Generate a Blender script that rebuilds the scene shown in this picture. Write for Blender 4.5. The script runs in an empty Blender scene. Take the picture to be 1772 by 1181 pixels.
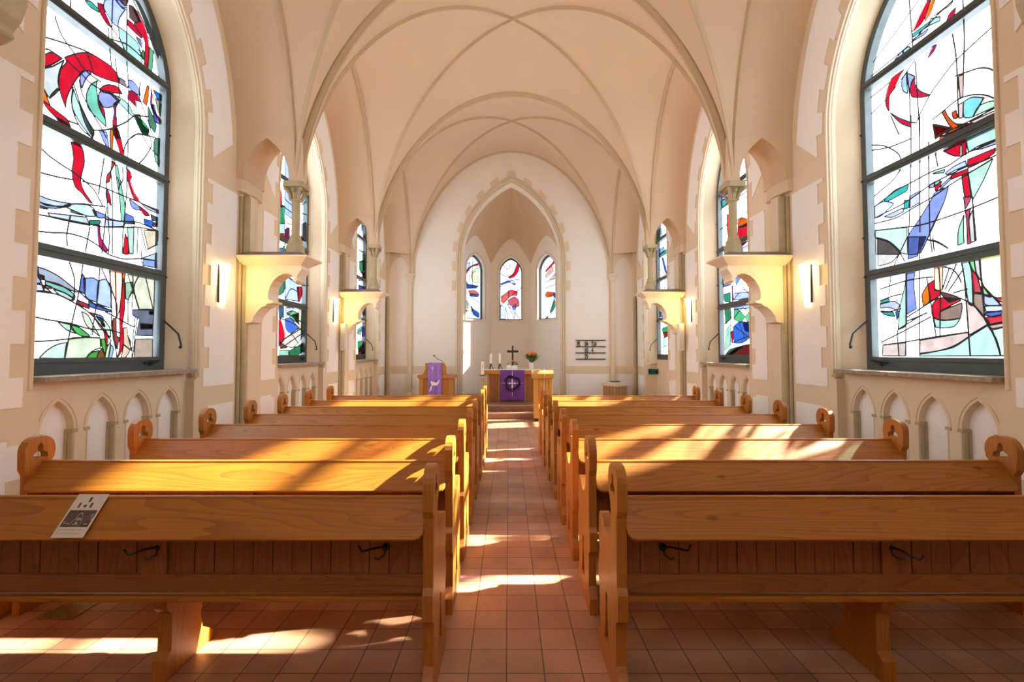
import bpy, bmesh, math, random
from math import sin, cos, pi, sqrt, radians
from mathutils import Vector, Matrix
from mathutils.geometry import tessellate_polygon

random.seed(11)
sc = bpy.context.scene
COL = sc.collection
SKY = 6.0            # radiance of the overcast-bright sky outside the windows

# ------------------------------------------------------------------ helpers
class M:
    """collects geometry in world (or pew-local) coordinates"""
    def __init__(s):
        s.v, s.f, s.c = [], [], []
    def add(s, vs, fs, col=None):
        b = len(s.v)
        s.v += [tuple(p) for p in vs]
        for f in fs:
            s.f.append([b + i for i in f]); s.c.append(col)
        return s
    def box(s, x0, x1, y0, y1, z0, z1):
        v = [(x, y, z) for x in (x0, x1) for y in (y0, y1) for z in (z0, z1)]
        return s.add(v, [(0,1,3,2),(4,6,7,5),(0,4,5,1),(2,3,7,6),(0,2,6,4),(1,5,7,3)])
    def prism(s, poly, tf, a, b, holes=(), col=None):
        """poly (p,q) extruded from depth a to b; tf(p,q,d) -> xyz"""
        loops = [list(poly)] + [list(h) for h in holes]
        flat = [p for l in loops for p in l]; n = len(flat)
        v = [tf(p, q, a) for p, q in flat] + [tf(p, q, b) for p, q in flat]
        fs = []
        if holes:
            tris = tessellate_polygon([[Vector((p, q, 0)) for p, q in l] for l in loops])
            fs += [list(t) for t in tris] + [[n+i for i in reversed(t)] for t in tris]
        else:
            fs += [list(range(n)), [n+i for i in reversed(range(n))]]
        o = 0
        for l in loops:
            k = len(l)
            for i in range(k):
                j = (i+1) % k
                fs.append([o+i, o+j, n+o+j, n+o+i])
            o += k
        return s.add(v, fs, col)
    def sheet(s, poly, tf, d, holes=(), col=None):
        loops = [list(poly)] + [list(h) for h in holes]
        flat = [p for l in loops for p in l]
        v = [tf(p, q, d) for p, q in flat]
        if holes:
            fs = [list(t) for t in tessellate_polygon([[Vector((p, q, 0)) for p, q in l] for l in loops])]
        else:
            fs = [list(range(len(flat)))]
        return s.add(v, fs, col)
    def tube(s, path, r, n=8, closed=False, cap=True):
        P = [Vector(p) for p in path]; k = len(P)
        rs = r if isinstance(r, (list, tuple)) else [r]*k
        vs, fs = [], []
        ref = None
        for i in range(k):
            a = P[i-1] if (i or closed) else P[i]
            c = P[(i+1) % k] if (i < k-1 or closed) else P[i]
            t = (c-a).normalized() if (c-a).length > 1e-9 else Vector((0,0,1))
            if ref is None:
                ref = Vector((0,0,1)) if abs(t.z) < .9 else Vector((1,0,0))
            x = t.cross(ref)
            if x.length < 1e-4: x = t.orthogonal()
            x.normalize(); y = x.cross(t).normalized(); ref = y
            for j in range(n):
                w = 2*pi*j/n
                vs.append(P[i] + (x*cos(w) + y*sin(w))*rs[i])
        m = k if closed else k-1
        for i in range(m):
            for j in range(n):
                a, b = i*n+j, i*n+(j+1) % n
                c, d = ((i+1) % k)*n+(j+1) % n, ((i+1) % k)*n+j
                fs.append((a, b, c, d))
        if cap and not closed:
            fs += [tuple(reversed(range(n))), tuple(range((k-1)*n, k*n))]
        return s.add(vs, fs)
    def lathe(s, prof, c, n=20, rot=0.0, sq=None):
        """prof [(r,z)] around c; sq = number of sides for a polygonal turn"""
        n = sq or n
        vs, fs = [], []
        for r, z in prof:
            for j in range(n):
                w = rot + 2*pi*j/n
                vs.append((c[0]+r*cos(w), c[1]+r*sin(w), c[2]+z))
        k = len(prof)
        for i in range(k-1):
            for j in range(n):
                fs.append((i*n+j, i*n+(j+1) % n, (i+1)*n+(j+1) % n, (i+1)*n+j))
        fs += [tuple(reversed(range(n))), tuple(range((k-1)*n, k*n))]
        return s.add(vs, fs)
    def sweep(s, path, side, prof, downf):
        """planar rib: prof (across, below) along path; side = unit across vector"""
        P = [Vector(p) for p in path]; k = len(P); side = Vector(side).normalized()
        vs, fs, n = [], [], len(prof)
        for i in range(k):
            t = (P[min(i+1, k-1)] - P[max(i-1, 0)]).normalized()
            d = side.cross(t).normalized()
            if d.dot(Vector(downf(P[i])) - P[i]) < 0: d = -d
            for a, b in prof:
                vs.append(P[i] + side*a + d*b)
        for i in range(k-1):
            for j in range(n):
                fs.append((i*n+j, i*n+(j+1) % n, (i+1)*n+(j+1) % n, (i+1)*n+j))
        fs += [tuple(reversed(range(n))), tuple(range((k-1)*n, k*n))]
        return s.add(vs, fs)
    def ball(s, c, rx, ry=None, rz=None, n=10, m=7):
        ry = ry or rx; rz = rz or rx
        vs = [(c[0], c[1], c[2]-rz)]
        for i in range(1, m):
            a = -pi/2 + pi*i/m
            for j in range(n):
                w = 2*pi*j/n
                vs.append((c[0]+rx*cos(a)*cos(w), c[1]+ry*cos(a)*sin(w), c[2]+rz*sin(a)))
        vs.append((c[0], c[1], c[2]+rz)); L = len(vs)-1
        fs = [(0, 1+(j+1) % n, 1+j) for j in range(n)]
        for i in range(m-2):
            for j in range(n):
                fs.append((1+i*n+j, 1+i*n+(j+1) % n, 1+(i+1)*n+(j+1) % n, 1+(i+1)*n+j))
        fs += [(L, 1+(m-2)*n+j, 1+(m-2)*n+(j+1) % n) for j in range(n)]
        return s.add(vs, fs)

ORG = {}
def obj(name, m, mat, parent=None, smooth=None, bevel=None, loc=(0,0,0), local=False):
    me = bpy.data.meshes.new(name)
    o3 = Vector(ORG[parent.name]) if (parent and not local) else Vector(loc)
    me.from_pydata([tuple(Vector(p)-o3) for p in m.v], [], m.f)
    bm = bmesh.new(); bm.from_mesh(me)
    bmesh.ops.recalc_face_normals(bm, faces=bm.faces) if not any(m.c) else None
    bm.to_mesh(me); bm.free()
    if any(m.c):
        at = me.color_attributes.new('tint', 'FLOAT_COLOR', 'CORNER')
        buf = []
        for p in me.polygons:
            c = m.c[p.index] or (1, 1, 1)
            for _ in p.loop_indices: buf += [c[0], c[1], c[2], 1.0]
        at.data.foreach_set('color', buf)
    for mt in (mat if isinstance(mat, (list, tuple)) else [mat]):
        me.materials.append(mt)
    if smooth is not None:
        me.shade_smooth(); me.set_sharp_from_angle(angle=radians(smooth))
    o = bpy.data.objects.new(name, me); COL.objects.link(o)
    if parent: o.parent = parent
    else: o.location = loc
    ORG[o.name] = tuple(o3) if not parent else ORG[parent.name]
    if bevel:
        b = o.modifiers.new('bevel', 'BEVEL'); b.width = bevel; b.segments = 2
        b.limit_method = 'ANGLE'; b.angle_limit = radians(40); b.harden_normals = False
    return o

def root(name, loc=(0,0,0), **k):
    o = bpy.data.objects.new(name, None); COL.objects.link(o)
    o.location = loc; ORG[o.name] = tuple(loc); o.empty_display_size = .1
    return tag(o, **k)

def tag(o, label=None, cat=None, group=None, kind=None):
    if label: o['label'] = label
    if cat: o['category'] = cat
    if group: o['group'] = group
    if kind: o['kind'] = kind
    return o

def text(name, s, size, mat, parent, mtx, sx=1.0, gap=1.0, align='LEFT', ext=.001, bold=0.0):
    c = bpy.data.curves.new(name, 'FONT'); c.body = s; c.size = size; c.extrude = ext
    c.align_x = align; c.offset = bold; c.space_character = gap; c.materials.append(mat); c.resolution_u = 3
    tmp = bpy.data.objects.new('tmp', c)
    me = bpy.data.meshes.new_from_object(tmp)
    bpy.data.objects.remove(tmp)
    me.name = name
    o3 = Vector(ORG[parent.name])
    me.transform(Matrix.Translation(-o3) @ mtx @ Matrix.Diagonal((sx, 1, 1, 1)))
    o = bpy.data.objects.new(name, me); COL.objects.link(o); o.parent = parent
    return o

def arch(half, z0, spring, apex, n=12, cu=0.0, pointed=True):
    """outline (u,z) from lower left, over the pointed arch, to lower right"""
    h = apex-spring; r = (half*half+h*h)/(2*half); c = half-r
    th = math.atan2(h, -c) if True else 0
    pts = [(cu-half, z0)] if z0 < spring-1e-6 else []
    R = []
    for i in range(n+1):
        w = th*i/n
        R.append((c+r*cos(w), spring+r*sin(w)))
    pts += [(cu-x, z) for x, z in R]
    pts += [(cu+x, z) for x, z in reversed(R[:-1])]
    if z0 < spring-1e-6: pts.append((cu+half, z0))
    return pts

def srgb(hx):
    c = [int(hx[i:i+2], 16)/255 for i in (0, 2, 4)]
    return [x/12.92 if x <= .04045 else ((x+.055)/1.055)**2.4 for x in c]

# ---------------------------------------------------------------- materials
def new_mat(name):
    m = bpy.data.materials.new(name); m.use_nodes = True
    nt = m.node_tree
    return m, nt, nt.nodes['Principled BSDF'], nt.nodes['Material Output']

def plain(name, col, rough=.6, metal=0.0, noise=0.0, scale=6.0, bump=0.0, bscale=60., spec=.5, coat=0.0):
    m, nt, p, out = new_mat(name)
    p.inputs['Base Color'].default_value = (*col, 1)
    p.inputs['Roughness'].default_value = rough
    p.inputs['Metallic'].default_value = metal
    p.inputs['Specular IOR Level'].default_value = spec
    p.inputs['Coat Weight'].default_value = coat
    tc = nt.nodes.new('ShaderNodeTexCoord')
    if noise:
        n = nt.nodes.new('ShaderNodeTexNoise'); n.inputs['Scale'].default_value = scale
        n.inputs['Detail'].default_value = 5
        r = nt.nodes.new('ShaderNodeValToRGB')
        r.color_ramp.elements[0].position = .3; r.color_ramp.elements[1].position = .7
        r.color_ramp.elements[0].color = (*[c*(1-noise) for c in col], 1)
        r.color_ramp.elements[1].color = (*[min(1, c*(1+noise*.5)) for c in col], 1)
        nt.links.new(tc.outputs['Object'], n.inputs['Vector'])
        nt.links.new(n.outputs['Fac'], r.inputs['Fac'])
        nt.links.new(r.outputs['Color'], p.inputs['Base Color'])
    if bump:
        n2 = nt.nodes.new('ShaderNodeTexNoise'); n2.inputs['Scale'].default_value = bscale
        b = nt.nodes.new('ShaderNodeBump'); b.inputs['Strength'].default_value = bump
        b.inputs['Distance'].default_value = .004
        nt.links.new(tc.outputs['Object'], n2.inputs['Vector'])
        nt.links.new(n2.outputs['Fac'], b.inputs['Height'])
        nt.links.new(b.outputs['Normal'], p.inputs['Normal'])
    return m

def wood(name, light, dark, axis, rough=.45, knots=True, across=16.0, contrast=1.0, coat=.06):
    m, nt, p, out = new_mat(name)
    N = nt.nodes.new; L = nt.links.new
    tc = N('ShaderNodeTexCoord'); oi = N('ShaderNodeObjectInfo')
    add = N('ShaderNodeVectorMath'); add.operation = 'ADD'
    mul = N('ShaderNodeVectorMath'); mul.operation = 'SCALE'; mul.inputs['Scale'].default_value = 13.7
    cmb = N('ShaderNodeCombineXYZ')
    for k in 'XYZ': L(oi.outputs['Random'], cmb.inputs[k])
    L(cmb.outputs[0], mul.inputs[0]); L(tc.outputs['Object'], add.inputs[0]); L(mul.outputs[0], add.inputs[1])
    # growth rings: contour lines of a long stretched noise field
    mpc = N('ShaderNodeMapping'); sc_ = [across*.28]*3; sc_[axis] = .42
    mpc.inputs['Scale'].default_value = sc_; L(add.outputs[0], mpc.inputs['Vector'])
    nc = N('ShaderNodeTexNoise'); nc.inputs['Scale'].default_value = 1.0; nc.inputs['Detail'].default_value = 1.2; nc.inputs['Roughness'].default_value = .35
    L(mpc.outputs[0], nc.inputs['Vector'])
    mc = N('ShaderNodeMath'); mc.operation = 'MULTIPLY'; mc.inputs[1].default_value = 26; L(nc.outputs['Fac'], mc.inputs[0])
    fr = N('ShaderNodeMath'); fr.operation = 'FRACT'; L(mc.outputs[0], fr.inputs[0])
    pw = N('ShaderNodeMath'); pw.operation = 'POWER'; pw.inputs[1].default_value = 3.0; L(fr.outputs[0], pw.inputs[0])
    mp2 = N('ShaderNodeMapping'); s2 = [130.]*3; s2[axis] = 2.5
    mp2.inputs['Scale'].default_value = s2; L(add.outputs[0], mp2.inputs['Vector'])
    n1 = N('ShaderNodeTexNoise'); n1.inputs['Scale'].default_value = 1.; n1.inputs['Detail'].default_value = 3
    L(mp2.outputs[0], n1.inputs['Vector'])
    n3 = N('ShaderNodeTexNoise'); n3.inputs['Scale'].default_value = 1.3; L(add.outputs[0], n3.inputs['Vector'])
    m1 = N('ShaderNodeMath'); m1.operation = 'MULTIPLY'; m1.inputs[1].default_value = .30*contrast
    L(pw.outputs[0], m1.inputs[0])
    m2 = N('ShaderNodeMath'); m2.operation = 'MULTIPLY_ADD'; m2.inputs[1].default_value = .5
    L(n1.outputs['Fac'], m2.inputs[0]); L(m1.outputs[0], m2.inputs[2])
    m3 = N('ShaderNodeMath'); m3.operation = 'MULTIPLY_ADD'; m3.inputs[1].default_value = .5
    L(n3.outputs['Fac'], m3.inputs[0]); L(m2.outputs[0], m3.inputs[2])
    r = N('ShaderNodeValToRGB'); e = r.color_ramp.elements
    e[0].position = .25; e[0].color = (*light, 1); e[1].position = .9; e[1].color = (*dark, 1)
    L(m3.outputs[0], r.inputs['Fac'])
    last = r.outputs['Color']
    if knots:
        mp3 = N('ShaderNodeMapping'); s3 = [7.]*3; s3[axis] = 3.2
        mp3.inputs['Scale'].default_value = s3; L(add.outputs[0], mp3.inputs['Vector'])
        vo = N('ShaderNodeTexVoronoi'); vo.inputs['Scale'].default_value = .6
        L(mp3.outputs[0], vo.inputs['Vector'])
        kr = N('ShaderNodeValToRGB'); kr.color_ramp.elements[0].position = .02
        kr.color_ramp.elements[0].color = (.42, .36, .3, 1); kr.color_ramp.elements[1].position = .09
        kr.color_ramp.elements[1].color = (1, 1, 1, 1)
        L(vo.outputs['Distance'], kr.inputs['Fac'])
        mx = N('ShaderNodeMix'); mx.data_type = 'RGBA'; mx.blend_type = 'MULTIPLY'; mx.inputs['Factor'].default_value = 1
        L(last, mx.inputs[6]); L(kr.outputs['Color'], mx.inputs[7]); last = mx.outputs[2]
    L(last, p.inputs['Base Color'])
    p.inputs['Roughness'].default_value = rough
    p.inputs['Coat Weight'].default_value = coat; p.inputs['Coat Roughness'].default_value = .22
    return m

def emit(name, col, s):
    m, nt, p, out = new_mat(name)
    p.inputs['Base Color'].default_value = (*col, 1)
    p.inputs['Emission Color'].default_value = (*col, 1)
    p.inputs['Emission Strength'].default_value = s
    return m

def tile_mat():
    m, nt, p, out = new_mat('terracotta_tiles')
    N = nt.nodes.new; L = nt.links.new
    tc = N('ShaderNodeTexCoord'); mp = N('ShaderNodeMapping')
    mp.inputs['Location'].default_value = (.091+10, 10.0+.059, 0)
    L(tc.outputs['Object'], mp.inputs['Vector'])
    br = N('ShaderNodeTexBrick'); br.offset = 0; br.squash = 1
    br.inputs['Scale'].default_value = 1
    br.inputs['Brick Width'].default_value = .2; br.inputs['Row Height'].default_value = .2
    br.inputs['Mortar Size'].default_value = .0036; br.inputs['Mortar Smooth'].default_value = .3
    br.inputs['Color1'].default_value = (.58, .31, .18, 1); br.inputs['Color2'].default_value = (.47, .235, .135, 1)
    br.inputs['Mortar'].default_value = (.13, .085, .06, 1)
    L(mp.outputs[0], br.inputs['Vector'])
    n = N('ShaderNodeTexNoise'); n.inputs['Scale'].default_value = 2.2; n.inputs['Detail'].default_value = 6
    L(tc.outputs['Object'], n.inputs['Vector'])
    r = N('ShaderNodeValToRGB'); r.color_ramp.elements[0].position = .3; r.color_ramp.elements[1].position = .75
    r.color_ramp.elements[0].color = (.72, .72, .74, 1); r.color_ramp.elements[1].color = (1.12, 1.1, 1.08, 1)
    L(n.outputs['Fac'], r.inputs['Fac'])
    mx = N('ShaderNodeMix'); mx.data_type = 'RGBA'; mx.blend_type = 'MULTIPLY'; mx.inputs['Factor'].default_value = 1
    L(br.outputs['Color'], mx.inputs[6]); L(r.outputs['Color'], mx.inputs[7])
    L(mx.outputs[2], p.inputs['Base Color'])
    b = N('ShaderNodeBump'); b.inputs['Strength'].default_value = .5; b.inputs['Distance'].default_value = .004; b.invert = True
    L(br.outputs['Fac'], b.inputs['Height']); L(b.outputs['Normal'], p.inputs['Normal'])
    p.inputs['Roughness'].default_value = .42
    return m

def glass_mat():
    m, nt, p, out = new_mat('stained_glass')
    N = nt.nodes.new; L = nt.links.new
    nt.nodes.remove(p)
    at = N('ShaderNodeAttribute'); at.attribute_name = 'tint'
    tc = N('ShaderNodeTexCoord'); n = N('ShaderNodeTexNoise'); n.inputs['Scale'].default_value = 9; n.inputs['Detail'].default_value = 4
    r = N('ShaderNodeValToRGB'); r.color_ramp.elements[0].position = .3; r.color_ramp.elements[0].color = (.8, .84, .84, 1)
    r.color_ramp.elements[1].position = .65
    L(tc.outputs['Object'], n.inputs['Vector']); L(n.outputs['Fac'], r.inputs['Fac'])
    mx = N('ShaderNodeMix'); mx.data_type = 'RGBA'; mx.blend_type = 'MULTIPLY'; mx.inputs['Factor'].default_value = 1
    L(at.outputs['Color'], mx.inputs[6]); L(r.outputs['Color'], mx.inputs[7])
    tr = N('ShaderNodeBsdfTransparent'); L(mx.outputs[2], tr.inputs['Color'])
    gl = N('ShaderNodeBsdfGlossy'); gl.inputs['Roughness'].default_value = .08
    ms = N('ShaderNodeMixShader'); ms.inputs['Fac'].default_value = .025
    L(tr.outputs[0], ms.inputs[1]); L(gl.outputs[0], ms.inputs[2]); L(ms.outputs[0], out.inputs['Surface'])
    return m

STONE = plain('painted_sandstone', (.79, .665, .475), .8, noise=.05, scale=2, bump=.12, bscale=90)
PLASTER = plain('white_plaster', (.94, .925, .90), .85, noise=.025, scale=1.5, bump=.08, bscale=120)
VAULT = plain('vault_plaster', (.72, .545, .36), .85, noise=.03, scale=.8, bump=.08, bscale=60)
ENDW = plain('end_wall_plaster', (.91, .855, .765), .85, noise=.03, scale=1)
CREAM = plain('cream_plaster', (.85, .75, .60), .85, noise=.03, scale=1)
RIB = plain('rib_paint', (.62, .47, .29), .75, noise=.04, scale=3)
OLIVE = plain('olive_stone', (.50, .42, .25), .7, noise=.12, scale=7)
GREYSTONE = plain('grey_slate', (.26, .22, .18), .7, noise=.2, scale=12)
SILL = plain('weathered_sill', (.36, .30, .24), .75, noise=.3, scale=25, bump=.3, bscale=50)
FRAME = plain('dark_window_metal', (.055, .068, .07), .45, noise=.1, scale=8)
LEAD = plain('lead_came', (.035, .037, .042), .6)
GLASSM = glass_mat()
TILES = tile_mat()
STEP = plain('red_brown_steps', (.30, .15, .095), .5, noise=.15, scale=5)
W_L, W_D = (.54, .205, .022), (.28, .085, .007)
WOODX = wood('pine_grain_lengthwise', W_L, W_D, 0)
WOODZ = wood('pine_grain_upright', (.54, .205, .025), (.29, .09, .009), 2, across=12, knots=False, contrast=.6)
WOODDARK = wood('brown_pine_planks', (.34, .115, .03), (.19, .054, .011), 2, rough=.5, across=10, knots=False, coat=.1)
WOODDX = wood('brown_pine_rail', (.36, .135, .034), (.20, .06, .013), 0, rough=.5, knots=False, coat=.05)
OAK = wood('honey_oak', (.58, .27, .06), (.38, .15, .03), 2, across=10, knots=False, contrast=.5)
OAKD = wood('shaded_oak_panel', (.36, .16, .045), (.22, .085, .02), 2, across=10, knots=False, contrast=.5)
IRON = plain('black_iron', (.012, .011, .012), .45)
METAL = plain('brushed_steel', (.6, .6, .58), .3, metal=1.0)
BRASS = plain('brass', (.75, .55, .2), .3, metal=1.0)
WHITE = plain('white_paint', (.85, .84, .8), .5)
LINEN = plain('white_linen', (.86, .84, .82), .9, bump=.2, bscale=200)
WAX = plain('candle_wax', (.9, .86, .74), .5)
PURPLE = plain('purple_cloth', (.155, .05, .30), .9, noise=.12, scale=20, bump=.3, bscale=260)
LILAC = plain('violet_cloth', (.36, .21, .74), .85, noise=.25, scale=18, bump=.2, bscale=160)
DPURPLE = plain('dark_purple_thread', (.018, .006, .03), .9)
SILVERY = plain('pale_lilac_thread', (.72, .66, .8), .8)
GREEN = plain('leaf_green', (.06, .17, .035), .55, noise=.3, scale=20)
ORANGE = plain('orange_petal', (.85, .24, .04), .6, noise=.2, scale=30)
PINKP = plain('salmon_petal', (.75, .25, .15), .6)
CERAM = plain('cream_ceramic', (.8, .72, .6), .3)
PAPER = plain('leaflet_paper', (.75, .70, .63), .7)
PRINT = plain('leaflet_photo_print', (.13, .085, .08), .6, noise=.5, scale=40)
PRINTL = plain('print_pale', (.55, .48, .45), .6)
GOLDOAK = wood('golden_oak', (.62, .33, .07), (.42, .19, .03), 2, across=10, knots=False, contrast=.5)
INK = plain('grey_ink', (.36, .31, .28), .7)
SIGN = plain('exit_sign_green', (.0, .13, .06), .4)
SIGNW = plain('exit_sign_white', (.85, .88, .85), .4)
BLACK = plain('black_lettering', (.015, .013, .012), .5)
LAMP = emit('lit_lamp_shade', (1.0, .70, .24), 20.0)
FLAME = emit('candle_flame', (1.0, .7, .35), 6.0)
GRILL = plain('bronze_grille', (.5, .42, .22), .4, metal=.6)
PIT = plain('dark_duct', (.02, .017, .013), .9)
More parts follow.
